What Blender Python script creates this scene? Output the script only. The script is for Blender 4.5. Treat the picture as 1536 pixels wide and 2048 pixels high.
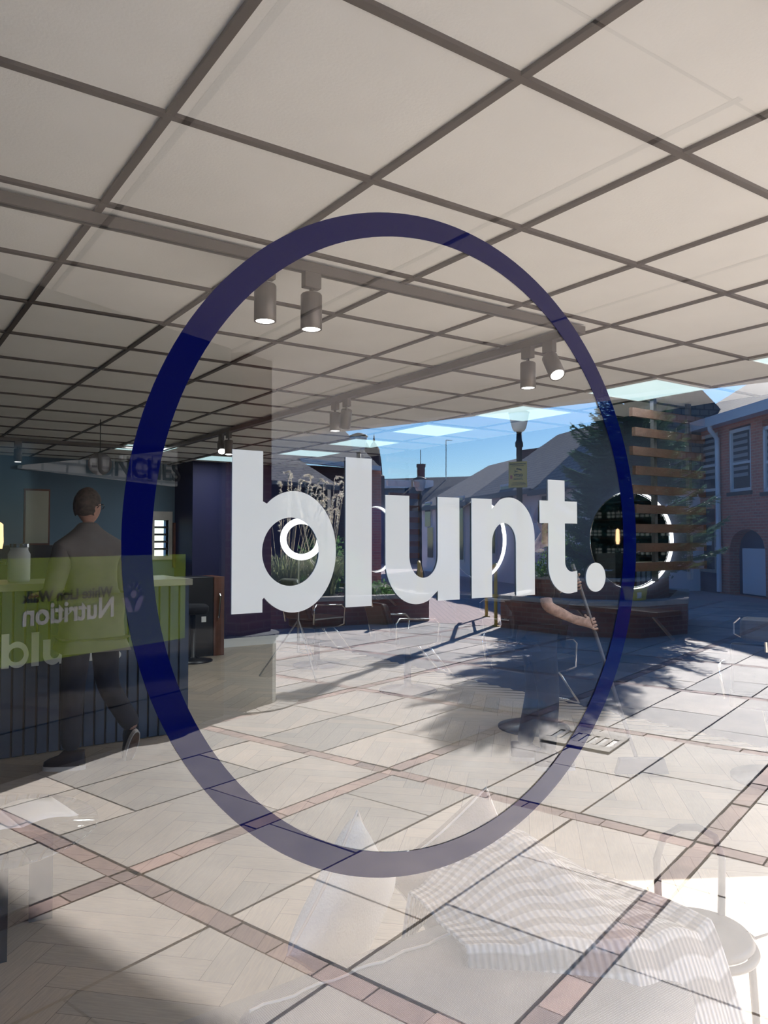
import bpy, bmesh, math, random
from mathutils import Vector, Matrix
random.seed(7)
PI = math.pi
scene = bpy.context.scene
COL = scene.collection
for o in list(bpy.data.objects): bpy.data.objects.remove(o)

# ------------------------------------------------------------------ camera
EYE = 1.52          # height of the lens
DG = 0.72           # distance of the lens from the shop glass (glass plane is y = 0)
FPX = 1527.5
YAW = math.radians(55.34); PIT = math.radians(1.922)
F0 = Vector((math.cos(YAW), math.sin(YAW), 0)); R0 = Vector((math.sin(YAW), -math.cos(YAW), 0))
FW = F0*math.cos(PIT) + Vector((0, 0, math.sin(PIT))); UP = -F0*math.sin(PIT) + Vector((0, 0, math.cos(PIT)))
cam_d = bpy.data.cameras.new('camera'); cam = bpy.data.objects.new('camera', cam_d); COL.objects.link(cam)
cam_d.sensor_fit = 'HORIZONTAL'; cam_d.sensor_width = 36.0; cam_d.lens = 36.0*FPX/1536
cam_d.clip_start = 0.02; cam_d.clip_end = 500
cam.matrix_world = Matrix(((R0.x, UP.x, -FW.x, 0), (R0.y, UP.y, -FW.y, -DG), (R0.z, UP.z, -FW.z, EYE), (0, 0, 0, 1)))
scene.camera = cam

# ------------------------------------------------------------------ sky, sun, exposure
SUN_EL = math.radians(25.7); SD = Vector((0.865*math.cos(SUN_EL), -0.502*math.cos(SUN_EL), math.sin(SUN_EL)))
world = bpy.data.worlds.new('sky'); scene.world = world; world.use_nodes = True
wn = world.node_tree.nodes; wl = world.node_tree.links; wn.clear()
wo = wn.new('ShaderNodeOutputWorld'); wb = wn.new('ShaderNodeBackground')
sky = wn.new('ShaderNodeTexSky'); sky.sky_type = 'NISHITA'; sky.sun_disc = False
sky.sun_elevation = SUN_EL; sky.sun_rotation = math.atan2(SD.x, SD.y)
sky.air_density = 1.0; sky.dust_density = 0.15; sky.ozone_density = 3.0; sky.altitude = 100
hs = wn.new('ShaderNodeHueSaturation'); hs.inputs['Saturation'].default_value = 1.25
wl.new(sky.outputs[0], hs.inputs['Color']); tint = wn.new('ShaderNodeMix'); tint.data_type = 'RGBA'; tint.blend_type = 'MULTIPLY'; tint.inputs[0].default_value = 1
tint.inputs[7].default_value = (0.80, 0.98, 1.20, 1); wl.new(hs.outputs[0], tint.inputs[6]); wl.new(tint.outputs[2], wb.inputs['Color'])
wb.inputs['Strength'].default_value = 0.45
wl.new(wb.outputs[0], wo.inputs['Surface'])
sun_l = bpy.data.lights.new('sun', 'SUN'); sun_l.energy = 30.0; sun_l.angle = math.radians(0.55); sun_l.color = (1.0, 0.965, 0.925)
sun = bpy.data.objects.new('sun', sun_l); COL.objects.link(sun); sun.rotation_euler = (-SD).to_track_quat('-Z', 'Y').to_euler()
sun.location = (8, -8, 9)
scene.view_settings.view_transform = 'Standard'; scene.view_settings.look = 'None'
scene.view_settings.exposure = 0.40; scene.view_settings.gamma = 1.0
scene.view_settings.use_curve_mapping = False
try:
    scene.cycles.max_bounces = 12; scene.cycles.transparent_max_bounces = 16
    scene.cycles.diffuse_bounces = 4; scene.cycles.glossy_bounces = 4
except Exception: pass

# ------------------------------------------------------------------ coordinates
# Inside the shop y > 0, outside y < 0. X runs along the glass.
def IN(X, Y, h=0.0): return Vector((X, Y-DG, h))         # a spot inside: Y metres in front of the lens
def EX(X, Y, h=0.0): return Vector((X, DG-Y, h))         # a spot outside, Y = length of the path via the glass
def ray(u, v): return FW + R0*((u-768)/FPX) + UP*((1024-v)/FPX)
def at(u, v, d, f=IN):                                    # depth d along the view
    r = ray(u, v); p = r*(d/r.dot(F0)); return f(p.x, p.y, p.z+EYE)
def onwall(u, v, P0, dr, f=EX, k=0.0):                    # hits an upright wall through P0 with direction dr
    n = Vector((-dr[1], dr[0], 0)); r = ray(u, v); P = Vector((P0[0], P0[1], 0)) + n.normalized()*k
    t = P.dot(n)/r.dot(n); p = r*t; return f(p.x, p.y, p.z+EYE)
def floor_at(u, v, f=EX, h=0.0):
    r = ray(u, v); p = r*((h-EYE)/r.z); return f(p.x, p.y, h)

# ------------------------------------------------------------------ materials
def mat(name, col, rough=0.6, metal=0.0, var=0.0, scale=8.0, bump=0.0, bscale=None, emit=None, es=0.0, coat=0.0, spec=0.5):
    m = bpy.data.materials.new(name); m.use_nodes = True; nt = m.node_tree; b = nt.nodes['Principled BSDF']
    b.inputs['Base Color'].default_value = (*col, 1); b.inputs['Roughness'].default_value = rough
    b.inputs['Metallic'].default_value = metal; b.inputs['Specular IOR Level'].default_value = spec
    b.inputs['Coat Weight'].default_value = coat
    tc = nt.nodes.new('ShaderNodeTexCoord')
    if var > 0:
        n = nt.nodes.new('ShaderNodeTexNoise'); n.inputs['Scale'].default_value = scale; n.inputs['Detail'].default_value = 5
        nt.links.new(tc.outputs['Object'], n.inputs['Vector'])
        r = nt.nodes.new('ShaderNodeValToRGB'); r.color_ramp.elements[0].position = 0.3; r.color_ramp.elements[1].position = 0.7
        r.color_ramp.elements[0].color = (*[c*(1-var) for c in col], 1); r.color_ramp.elements[1].color = (*[min(1, c*(1+var)) for c in col], 1)
        nt.links.new(n.outputs['Fac'], r.inputs['Fac']); nt.links.new(r.outputs[0], b.inputs['Base Color'])
    if bump > 0:
        n2 = nt.nodes.new('ShaderNodeTexNoise'); n2.inputs['Scale'].default_value = bscale or scale*4; n2.inputs['Detail'].default_value = 6
        nt.links.new(tc.outputs['Object'], n2.inputs['Vector'])
        bp = nt.nodes.new('ShaderNodeBump'); bp.inputs['Strength'].default_value = bump; bp.inputs['Distance'].default_value = 0.01
        nt.links.new(n2.outputs['Fac'], bp.inputs['Height']); nt.links.new(bp.outputs[0], b.inputs['Normal'])
    if emit:
        b.inputs['Emission Color'].default_value = (*emit, 1); b.inputs['Emission Strength'].default_value = es
    return m
def uvmap(nt, scale=(1, 1, 1), rot=0.0):
    u = nt.nodes.new('ShaderNodeUVMap'); mp = nt.nodes.new('ShaderNodeMapping')
    mp.inputs['Scale'].default_value = scale; mp.inputs['Rotation'].default_value = (0, 0, rot)
    nt.links.new(u.outputs[0], mp.inputs['Vector']); return mp
def brickmat(name, c1, c2, mortar, bw=0.225, rh=0.075, ms=0.010, rough=0.85, offset=0.5, bump=0.5):
    m = mat(name, c1, rough); nt = m.node_tree; b = nt.nodes['Principled BSDF']
    mp = uvmap(nt); t = nt.nodes.new('ShaderNodeTexBrick')
    t.inputs['Color1'].default_value = (*c1, 1); t.inputs['Color2'].default_value = (*c2, 1); t.inputs['Mortar'].default_value = (*mortar, 1)
    t.inputs['Scale'].default_value = 1; t.inputs['Brick Width'].default_value = bw; t.inputs['Row Height'].default_value = rh
    t.inputs['Mortar Size'].default_value = ms; t.inputs['Mortar Smooth'].default_value = 0.2; t.offset = offset
    nt.links.new(mp.outputs[0], t.inputs['Vector']); nt.links.new(t.outputs['Color'], b.inputs['Base Color'])
    bp = nt.nodes.new('ShaderNodeBump'); bp.inputs['Strength'].default_value = bump; bp.inputs['Distance'].default_value = 0.006; bp.invert = True
    nt.links.new(t.outputs['Fac'], bp.inputs['Height']); nt.links.new(bp.outputs[0], b.inputs['Normal'])
    return m
def attrmat(name, base, rough=0.8, var=0.12, nscale=6, bump=0.25, hue=(1.06, 1.0, 0.94), grain=None):
    """base colour times a per-piece shade stored on the mesh, with mottling"""
    m = mat(name, base, rough); nt = m.node_tree; b = nt.nodes['Principled BSDF']
    a = nt.nodes.new('ShaderNodeAttribute'); a.attribute_name = 'shade'
    r = nt.nodes.new('ShaderNodeValToRGB')
    r.color_ramp.elements[0].color = (*[c*(1-var*1.6) for c in base], 1)
    r.color_ramp.elements[1].color = (*[min(1, c*(1+var)*h) for c, h in zip(base, hue)], 1)
    nt.links.new(a.outputs['Fac'], r.inputs['Fac'])
    tc = nt.nodes.new('ShaderNodeTexCoord'); n = nt.nodes.new('ShaderNodeTexNoise'); n.inputs['Scale'].default_value = nscale; n.inputs['Detail'].default_value = 8; n.inputs['Roughness'].default_value = 0.65
    if grain:
        mp = uvmap(nt, grain); nt.links.new(mp.outputs[0], n.inputs['Vector'])
    else: nt.links.new(tc.outputs['Object'], n.inputs['Vector'])
    r2 = nt.nodes.new('ShaderNodeValToRGB'); r2.color_ramp.elements[0].position = 0.25; r2.color_ramp.elements[1].position = 0.75
    r2.color_ramp.elements[0].color = (0.72, 0.72, 0.73, 1); r2.color_ramp.elements[1].color = (1.12, 1.10, 1.08, 1)
    nt.links.new(n.outputs['Fac'], r2.inputs['Fac'])
    mx = nt.nodes.new('ShaderNodeMix'); mx.data_type = 'RGBA'; mx.blend_type = 'MULTIPLY'; mx.inputs[0].default_value = 1
    nt.links.new(r.outputs[0], mx.inputs[6]); nt.links.new(r2.outputs[0], mx.inputs[7]); nt.links.new(mx.outputs[2], b.inputs['Base Color'])
    bp = nt.nodes.new('ShaderNodeBump'); bp.inputs['Strength'].default_value = bump; bp.inputs['Distance'].default_value = 0.004
    nt.links.new(n.outputs['Fac'], bp.inputs['Height']); nt.links.new(bp.outputs[0], b.inputs['Normal'])
    return m
M = {}
M['tile'] = mat('ceiling_tile', (0.83, 0.835, 0.80), 0.9, var=0.04, scale=2.5, bump=0.08, bscale=120)
M['grid'] = mat('ceiling_grid', (0.075, 0.062, 0.055), 0.5, metal=0.2)
M['soffit'] = mat('soffit_render', (0.52, 0.48, 0.44), 0.85, var=0.05, scale=1.2, bump=0.1, bscale=30)
M['joint'] = mat('soffit_joint', (0.10, 0.095, 0.09), 0.8)
M['fascia'] = mat('pale_fascia', (0.72, 0.69, 0.68), 0.6, var=0.05, scale=1)
M['navy'] = mat('navy_wall', (0.001, 0.003, 0.045), 0.7, var=0.08, scale=3)
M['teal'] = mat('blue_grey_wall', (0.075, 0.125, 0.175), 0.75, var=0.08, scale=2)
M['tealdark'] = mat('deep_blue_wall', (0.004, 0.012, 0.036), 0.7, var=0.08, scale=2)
M['white'] = mat('white_paint', (0.82, 0.82, 0.80), 0.5)
M['slab'] = attrmat('stone_slab', (0.545, 0.52, 0.50), 0.8, 0.16, 3.0, 0.35)
M['strip'] = attrmat('pink_brick_strip', (0.44, 0.335, 0.325), 0.85, 0.2, 14, 0.5)
M['grout'] = mat('dark_joint', (0.020, 0.018, 0.018), 0.95, var=0.3, scale=20)
M['plank'] = attrmat('oak_plank', (0.39, 0.335, 0.265), 0.45, 0.07, 5, 0.05, grain=(2.0, 26.0, 1))
M['track'] = mat('grey_track', (0.14, 0.125, 0.115), 0.45, metal=0.3)
M['can'] = mat('grey_spot_can', (0.13, 0.115, 0.105), 0.4, metal=0.3)
M['lens'] = mat('lit_lens', (1, 1, 1), 0.3, emit=(1.0, 0.98, 0.93), es=9)
M['panel'] = mat('lit_panel', (0.9, 1, 1), 0.3, emit=(0.66, 0.97, 1.0), es=0.55)
M['ringlit'] = mat('lit_ring', (1, 1, 1), 0.3, emit=(0.95, 0.98, 1.0), es=1.6)
M['black'] = mat('black_satin', (0.012, 0.012, 0.014), 0.35)
M['blackmat'] = mat('black_cloth', (0.010, 0.010, 0.012), 0.95)
M['dark'] = mat('dark_grey', (0.035, 0.036, 0.04), 0.6)
M['chrome'] = mat('chrome', (0.75, 0.76, 0.78), 0.12, metal=1)
M['steel'] = mat('brushed_steel', (0.42, 0.43, 0.44), 0.35, metal=1)
M['mirror'] = mat('mirror_glass', (0.85, 0.87, 0.88), 0.02, metal=1)
M['timber'] = mat('rough_brown_timber', (0.045, 0.020, 0.011), 0.8, var=0.35, scale=5, bump=0.4)
M['wood'] = mat('red_brown_wood', (0.12, 0.045, 0.028), 0.5, var=0.3, scale=6)
M['brick'] = brickmat('red_brick', (0.66, 0.20, 0.12), (0.52, 0.15, 0.095), (0.55, 0.36, 0.28))
M['brickdark'] = brickmat('maroon_brick', (0.115, 0.035, 0.035), (0.085, 0.027, 0.030), (0.14, 0.085, 0.08), bump=0.6)
M['brickplanter'] = brickmat('planter_brick', (0.30, 0.10, 0.065), (0.20, 0.068, 0.050), (0.26, 0.17, 0.14), bump=0.6)
M['brickwhite'] = brickmat('reflected_white_brick', (0.62, 0.65, 0.68), (0.55, 0.58, 0.61), (0.24, 0.26, 0.29), bw=0.19, rh=0.065)
M['pinkpave'] = brickmat('pink_brick_paving', (0.55, 0.42, 0.42), (0.47, 0.36, 0.37), (0.34, 0.28, 0.28), bw=0.21, rh=0.10, ms=0.008)
M['slate'] = brickmat('slate_roof', (0.060, 0.075, 0.105), (0.085, 0.10, 0.125), (0.022, 0.028, 0.04), bw=0.3, rh=0.20, ms=0.02)
M['slatewarm'] = brickmat('weathered_slate_roof', (0.20, 0.185, 0.19), (0.27, 0.24, 0.23), (0.09, 0.085, 0.09), bw=0.3, rh=0.18, ms=0.02)
M['gutter'] = mat('white_gutter', (0.68, 0.71, 0.80), 0.5)
M['render'] = mat('lilac_white_render', (0.86, 0.80, 0.86), 0.85, var=0.06, scale=1)
M['winframe'] = mat('white_window_frame', (0.72, 0.74, 0.80), 0.5)
M['winglass'] = mat('dark_window_glass', (0.03, 0.04, 0.055), 0.08, spec=0.6)
M['blind'] = mat('pale_blind', (0.32, 0.33, 0.36), 0.8)
M['shopblue'] = mat('navy_shopfront', (0.018, 0.032, 0.085), 0.5)
M['yellow'] = mat('yellow_paint', (0.52, 0.36, 0.05), 0.5, var=0.15, scale=15)
M['signyellow'] = mat('sign_yellow', (0.62, 0.47, 0.12), 0.6)
M['ink'] = mat('black_print', (0.02, 0.018, 0.015), 0.7)
M['redprint'] = mat('red_print', (0.45, 0.10, 0.12), 0.7)
M['lampglass'] = mat('frosted_lamp_glass', (0.75, 0.78, 0.80), 0.35)
M['stoneledge'] = mat('pale_coping', (0.40, 0.37, 0.34), 0.85, var=0.15, scale=6)
M['soil'] = mat('soil', (0.03, 0.022, 0.016), 0.95, var=0.3, scale=20, bump=0.5)
M['needle'] = mat('spruce_needles', (0.075, 0.15, 0.10), 0.55, var=0.55, scale=3.5)
M['bark'] = mat('bark', (0.06, 0.045, 0.035), 0.9, var=0.3, scale=10, bump=0.5)
M['grass'] = mat('pampas_leaf', (0.30, 0.34, 0.18), 0.5, var=0.4, scale=4)
def translucent(m, k):
    nt = m.node_tree; b = nt.nodes['Principled BSDF']; out = [n for n in nt.nodes if n.type == 'OUTPUT_MATERIAL'][0]
    tl = nt.nodes.new('ShaderNodeBsdfTranslucent'); mx = nt.nodes.new('ShaderNodeMixShader'); mx.inputs[0].default_value = k
    if b.inputs['Base Color'].is_linked: nt.links.new(b.inputs['Base Color'].links[0].from_socket, tl.inputs[0])
    else: tl.inputs[0].default_value = b.inputs['Base Color'].default_value
    nt.links.new(b.outputs[0], mx.inputs[1]); nt.links.new(tl.outputs[0], mx.inputs[2]); nt.links.new(mx.outputs[0], out.inputs[0])
M['plume'] = mat('pampas_plume', (0.85, 0.78, 0.66), 0.8, var=0.2, scale=12)
M['leaf'] = mat('shrub_leaf', (0.10, 0.20, 0.07), 0.45, var=0.5, scale=6)
for k_, f_ in (('plume', 0.6), ('grass', 0.5), ('leaf', 0.5), ('needle', 0.35)): translucent(M[k_], f_)
M['flower'] = mat('pink_flower', (0.55, 0.33, 0.32), 0.7)
M['green'] = mat('green_film', (0.30, 0.42, 0.03), 0.35)
M['greentext'] = mat('pale_print', (0.85, 0.86, 0.82), 0.6)
M['shopglass'] = mat('dark_shop_glass', (0.012, 0.014, 0.018), 0.05)
M['plinth'] = mat('grey_render_plinth', (0.23, 0.24, 0.22), 0.85, var=0.1, scale=3)
M['manhole'] = mat('steel_cover', (0.42, 0.46, 0.45), 0.6, metal=0.3, var=0.15, scale=20, bump=0.5)
M['navyslat'] = mat('navy_slat', (0.030, 0.055, 0.11), 0.55, var=0.2, scale=4)
M['countertop'] = mat('pale_worktop', (0.33, 0.33, 0.26), 0.4)
M['skin'] = mat('skin', (0.52, 0.30, 0.235), 0.55, var=0.10, scale=30)
M['tattoo'] = mat('tattooed_skin', (0.40, 0.27, 0.22), 0.55, var=0.42, scale=26)
M['hair'] = mat('grey_brown_hair', (0.075, 0.055, 0.045), 0.7, var=0.4, scale=40)
M['jacket'] = mat('grey_jacket', (0.17, 0.155, 0.15), 0.9, var=0.1, scale=8)
M['trouser'] = mat('dark_jeans', (0.012, 0.014, 0.026), 0.9, var=0.4, scale=10)
M['shoe'] = mat('dark_leather', (0.030, 0.016, 0.014), 0.35)
M['sole'] = mat('pale_rubber_sole', (0.62, 0.58, 0.54), 0.8)
M['solebrick'] = mat('brown_tread', (0.13, 0.075, 0.05), 0.9, var=0.3, scale=30)
M['bluebottle'] = mat('blue_plastic', (0.14, 0.30, 0.72), 0.25)
M['paper'] = mat('magazine_page', (0.74, 0.75, 0.77), 0.6)
M['tub'] = mat('yellow_tub', (0.62, 0.50, 0.05), 0.45)
M['curtaingrey'] = mat('grey_metal_grille', (0.10, 0.10, 0.11), 0.6)
M['pillowwhite'] = mat('white_cushion_cloth', (0.72, 0.73, 0.70), 0.9, bump=0.3, bscale=180)
M['pillowgrey'] = mat('taupe_cushion_cloth', (0.23, 0.20, 0.185), 0.9, bump=0.3, bscale=180)
M['stitch'] = mat('cream_stitching', (0.70, 0.66, 0.60), 0.9)

def weave(name, col, scale, bump=0.5):
    m = mat(name, col, 0.95); nt = m.node_tree; b = nt.nodes['Principled BSDF']
    mp = uvmap(nt)
    ws = []
    for d in ('X', 'Y'):
        w = nt.nodes.new('ShaderNodeTexWave'); w.bands_direction = d; w.inputs['Scale'].default_value = scale
        w.inputs['Distortion'].default_value = 1.5; w.inputs['Detail'].default_value = 2; w.inputs['Detail Scale'].default_value = 3
        nt.links.new(mp.outputs[0], w.inputs['Vector']); ws.append(w)
    mu = nt.nodes.new('ShaderNodeMath'); mu.operation = 'MULTIPLY'
    nt.links.new(ws[0].outputs['Fac'], mu.inputs[0]); nt.links.new(ws[1].outputs['Fac'], mu.inputs[1])
    r = nt.nodes.new('ShaderNodeValToRGB'); r.color_ramp.elements[0].color = (*[c*0.72 for c in col], 1); r.color_ramp.elements[1].color = (*[min(1, c*1.2) for c in col], 1)
    nt.links.new(mu.outputs[0], r.inputs['Fac']); nt.links.new(r.outputs[0], b.inputs['Base Color'])
    bp = nt.nodes.new('ShaderNodeBump'); bp.inputs['Strength'].default_value = bump; bp.inputs['Distance'].default_value = 0.002
    nt.links.new(mu.outputs[0], bp.inputs['Height']); nt.links.new(bp.outputs[0], b.inputs['Normal'])
    return m
M['sofa'] = weave('woven_upholstery', (0.46, 0.435, 0.415), 105)
def knit():
    m = mat('striped_knit', (0.6, 0.58, 0.55), 0.95); nt = m.node_tree; b = nt.nodes['Principled BSDF']
    mp = uvmap(nt)
    w = nt.nodes.new('ShaderNodeTexWave'); w.bands_direction = 'Y'; w.inputs['Scale'].default_value = 7.5; w.inputs['Distortion'].default_value = 0.25
    w2 = nt.nodes.new('ShaderNodeTexWave'); w2.bands_direction = 'X'; w2.inputs['Scale'].default_value = 24; w2.inputs['Distortion'].default_value = 1.0
    nt.links.new(mp.outputs[0], w.inputs['Vector']); nt.links.new(mp.outputs[0], w2.inputs['Vector'])
    r = nt.nodes.new('ShaderNodeValToRGB'); r.color_ramp.elements[0].position = 0.35; r.color_ramp.elements[1].position = 0.62
    r.color_ramp.elements[0].color = (0.42, 0.385, 0.36, 1); r.color_ramp.elements[1].color = (0.74, 0.71, 0.68, 1)
    nt.links.new(w.outputs['Fac'], r.inputs['Fac'])
    r2 = nt.nodes.new('ShaderNodeValToRGB'); r2.color_ramp.elements[0].color = (0.62, 0.62, 0.62, 1); r2.color_ramp.elements[1].color = (1.1, 1.1, 1.1, 1)
    nt.links.new(w2.outputs['Fac'], r2.inputs['Fac'])
    mx = nt.nodes.new('ShaderNodeMix'); mx.data_type = 'RGBA'; mx.blend_type = 'MULTIPLY'; mx.inputs[0].default_value = 1
    nt.links.new(r.outputs[0], mx.inputs[6]); nt.links.new(r2.outputs[0], mx.inputs[7]); nt.links.new(mx.outputs[2], b.inputs['Base Color'])
    bp = nt.nodes.new('ShaderNodeBump'); bp.inputs['Strength'].default_value = 0.6; bp.inputs['Distance'].default_value = 0.003
    nt.links.new(w2.outputs['Fac'], bp.inputs['Height']); nt.links.new(bp.outputs[0], b.inputs['Normal'])
    return m
M['knit'] = knit()
def glassmat(name, coated, tint=(1, 1, 1), gain=0.45, base=0.08):
    m = bpy.data.materials.new(name); m.use_nodes = True; nt = m.node_tree; nt.nodes.clear()
    out = nt.nodes.new('ShaderNodeOutputMaterial'); tr = nt.nodes.new('ShaderNodeBsdfTransparent'); tr.inputs[0].default_value = (*tint, 1)
    if not coated: nt.links.new(tr.outputs[0], out.inputs[0]); return m
    gl = nt.nodes.new('ShaderNodeBsdfGlossy'); gl.inputs['Roughness'].default_value = 0.0; gl.inputs['Color'].default_value = (1, 1, 1, 1)
    # two-surface pane reflectance, the same seen from either side: r = 2F/(1+F), F = 0.04 + 0.96 (1-|cos|)^5
    ge = nt.nodes.new('ShaderNodeNewGeometry'); dt = nt.nodes.new('ShaderNodeVectorMath'); dt.operation = 'DOT_PRODUCT'
    nt.links.new(ge.outputs['Normal'], dt.inputs[0]); nt.links.new(ge.outputs['Incoming'], dt.inputs[1])
    def mth(op, a, b=None):
        n = nt.nodes.new('ShaderNodeMath'); n.operation = op
        for i, x in enumerate((a, b)):
            if x is None: continue
            if isinstance(x, (int, float)): n.inputs[i].default_value = x
            else: nt.links.new(x, n.inputs[i])
        return n.outputs[0]
    c = mth('ABSOLUTE', dt.outputs['Value']); F = mth('ADD', mth('MULTIPLY', mth('POWER', mth('SUBTRACT', 1.0, c), 5.0), 0.96), 0.04)
    Rr = mth('MINIMUM', mth('ADD', mth('MULTIPLY', mth('DIVIDE', mth('MULTIPLY', F, 2.0), mth('ADD', F, 1.0)), gain), base), 1.0)   # second pane adds a flat share
    mix = nt.nodes.new('ShaderNodeMixShader'); nt.links.new(Rr, mix.inputs[0])
    nt.links.new(tr.outputs[0], mix.inputs[1]); nt.links.new(gl.outputs[0], mix.inputs[2]); nt.links.new(mix.outputs[0], out.inputs[0])
    return m
M['glass'] = glassmat('shop_window_glass', True)
M['clear'] = glassmat('glass_edge', False)
M['tableglass'] = glassmat('clear_table_glass', True, (0.93, 0.96, 0.95), 0.8, 0.0)
M['vinylblue'] = mat('royal_blue_vinyl', (0.001, 0.003, 0.070), 0.0, spec=0.55)
M['vinylwhite'] = mat('white_vinyl', (0.86, 0.90, 0.86), 0.0, spec=0.5)
M['counterwhite'] = mat('white_letter_board', (0.80, 0.82, 0.78), 0.5)

# ------------------------------------------------------------------ mesh builder
def base_of(parent):
    v = Vector((0, 0, 0)); q = parent; top = parent
    while q is not None: v += q.location; top = q; q = q.parent
    return v if top.get('abs') else Vector((0, 0, 0))
class MB:
    def __init__(s): s.v = []; s.f = []; s.sh = []; s.mi = []; s.cur = 0
    def face(s, idx, sh=None): s.f.append(tuple(idx)); s.sh.append(random.random() if sh is None else sh); s.mi.append(s.cur)
    def add(s, vs, fs, sh=None):
        o = len(s.v); s.v += [Vector(a) for a in vs]
        for f in fs: s.face([i+o for i in f], sh)
    def poly(s, pts, sh=None): s.add(pts, [range(len(pts))], sh)
    def hexa(s, a, b, sh=None):               # a: 4 lower corners, b: 4 upper corners
        s.add(list(a)+list(b), [(3, 2, 1, 0), (4, 5, 6, 7), (0, 1, 5, 4), (1, 2, 6, 5), (2, 3, 7, 6), (3, 0, 4, 7)], sh)
    def box(s, x0, x1, y0, y1, z0, z1, sh=None):
        s.hexa([(x0, y0, z0), (x1, y0, z0), (x1, y1, z0), (x0, y1, z0)], [(x0, y0, z1), (x1, y0, z1), (x1, y1, z1), (x0, y1, z1)], sh)
    def prism(s, pts, z0, z1, sh=None):       # pts 2-D
        n = len(pts); vs = [(p[0], p[1], z0) for p in pts]+[(p[0], p[1], z1) for p in pts]
        s.add(vs, [tuple(range(n-1, -1, -1)), tuple(range(n, 2*n))]+[(i, (i+1) % n, n+(i+1) % n, n+i) for i in range(n)], sh)
    def extr(s, pts, d, sh=None):             # polygon of 3-D points pushed along the vector d
        n = len(pts); d = Vector(d); vs = [Vector(p) for p in pts]+[Vector(p)+d for p in pts]
        s.add(vs, [tuple(range(n-1, -1, -1)), tuple(range(n, 2*n))]+[(i, (i+1) % n, n+(i+1) % n, n+i) for i in range(n)], sh)
    def bar(s, p, q, w, h=None, up=(0, 0, 1)):
        p = Vector(p); q = Vector(q); h = w if h is None else h; d = (q-p).normalized(); up = Vector(up)
        if abs(d.dot(up)) > 0.95: up = Vector((0, 1, 0))
        a = d.cross(up).normalized()*w/2; b = a.cross(d).normalized()*h/2
        s.hexa([p-a-b, p+a-b, q+a-b, q-a-b], [p-a+b, p+a+b, q+a+b, q-a+b])
    def tube(s, path, r, n=10, close=False, cap=True):
        path = [Vector(p) for p in path]; m = len(path); rs = r if isinstance(r, (list, tuple)) else [r]*m
        o = len(s.v); prev = None
        for i, p in enumerate(path):
            if close: t = (path[(i+1) % m]-path[i-1]).normalized()
            else: t = (path[min(i+1, m-1)]-path[max(i-1, 0)]).normalized()
            if prev is None:
                a = t.cross(Vector((0, 0, 1)))
                if a.length < 1e-3: a = t.cross(Vector((1, 0, 0)))
            else: a = prev-t*prev.dot(t)
            a.normalize(); prev = a; b = t.cross(a)
            for k in range(n):
                th = 2*PI*k/n; s.v.append(p+(a*math.cos(th)+b*math.sin(th))*rs[i])
        for i in range(m if close else m-1):
            j = (i+1) % m
            for k in range(n): s.face((o+i*n+k, o+i*n+(k+1) % n, o+j*n+(k+1) % n, o+j*n+k), 0.5)
        if cap and not close:
            s.face(tuple(o+k for k in range(n))[::-1], 0.5); s.face(tuple(o+(m-1)*n+k for k in range(n)), 0.5)
    def lathe(s, prof, c=(0, 0, 0), n=24, axis=(0, 0, 1)):
        ax = Vector(axis).normalized(); a = ax.orthogonal().normalized(); b = ax.cross(a); c = Vector(c); o = len(s.v)
        for r, z in prof:
            for k in range(n):
                th = 2*PI*k/n; s.v.append(c+ax*z+(a*math.cos(th)+b*math.sin(th))*r)
        m = len(prof)
        for i in range(m-1):
            for k in range(n): s.face((o+i*n+k, o+i*n+(k+1) % n, o+(i+1)*n+(k+1) % n, o+(i+1)*n+k), 0.5)
        if prof[0][0] > 1e-4: s.face(tuple(o+k for k in range(n))[::-1], 0.5)
        if prof[-1][0] > 1e-4: s.face(tuple(o+(m-1)*n+k for k in range(n)), 0.5)
    def ball(s, c, r, n=16, sq=(1, 1, 1)):
        c = Vector(c); o = len(s.v); m = n//2
        for i in range(m+1):
            ph = PI*i/m
            for k in range(n):
                th = 2*PI*k/n; s.v.append(c+Vector((math.sin(ph)*math.cos(th)*r*sq[0], math.sin(ph)*math.sin(th)*r*sq[1], math.cos(ph)*r*sq[2])))
        for i in range(m):
            for k in range(n): s.face((o+i*n+k, o+(i+1)*n+k, o+(i+1)*n+(k+1) % n, o+i*n+(k+1) % n), 0.5)
    def grid(s, fn, nu, nv):
        o = len(s.v)
        for j in range(nv+1):
            for i in range(nu+1): s.v.append(Vector(fn(i/nu, j/nv)))
        for j in range(nv):
            for i in range(nu): s.face((o+j*(nu+1)+i, o+j*(nu+1)+i+1, o+(j+1)*(nu+1)+i+1, o+(j+1)*(nu+1)+i), 0.5)
    def build(s, name, m, parent=None, smooth=False, bevel=0.0, uvrot=0.0, keep=False, griduv=None, weld=True):
        me = bpy.data.meshes.new(name)
        if parent is not None: org = base_of(parent)
        elif keep: org = Vector((0, 0, 0))
        else:
            xs = [p.x for p in s.v]; ys = [p.y for p in s.v]; zs = [p.z for p in s.v]
            org = Vector(((min(xs)+max(xs))/2, (min(ys)+max(ys))/2, min(zs)))
        me.from_pydata([p-org for p in s.v], [], s.f)
        for i, p in enumerate(me.polygons): p.material_index = s.mi[i]
        bm = bmesh.new(); bm.from_mesh(me)
        lay = bm.faces.layers.float.new('shade')
        bm.faces.ensure_lookup_table()
        for i, f in enumerate(bm.faces): f[lay] = s.sh[i]
        if weld: bmesh.ops.remove_doubles(bm, verts=bm.verts, dist=1e-5)
        bmesh.ops.recalc_face_normals(bm, faces=bm.faces)
        uv = bm.loops.layers.uv.new('UVMap'); cr, sr = math.cos(uvrot), math.sin(uvrot)
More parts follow.
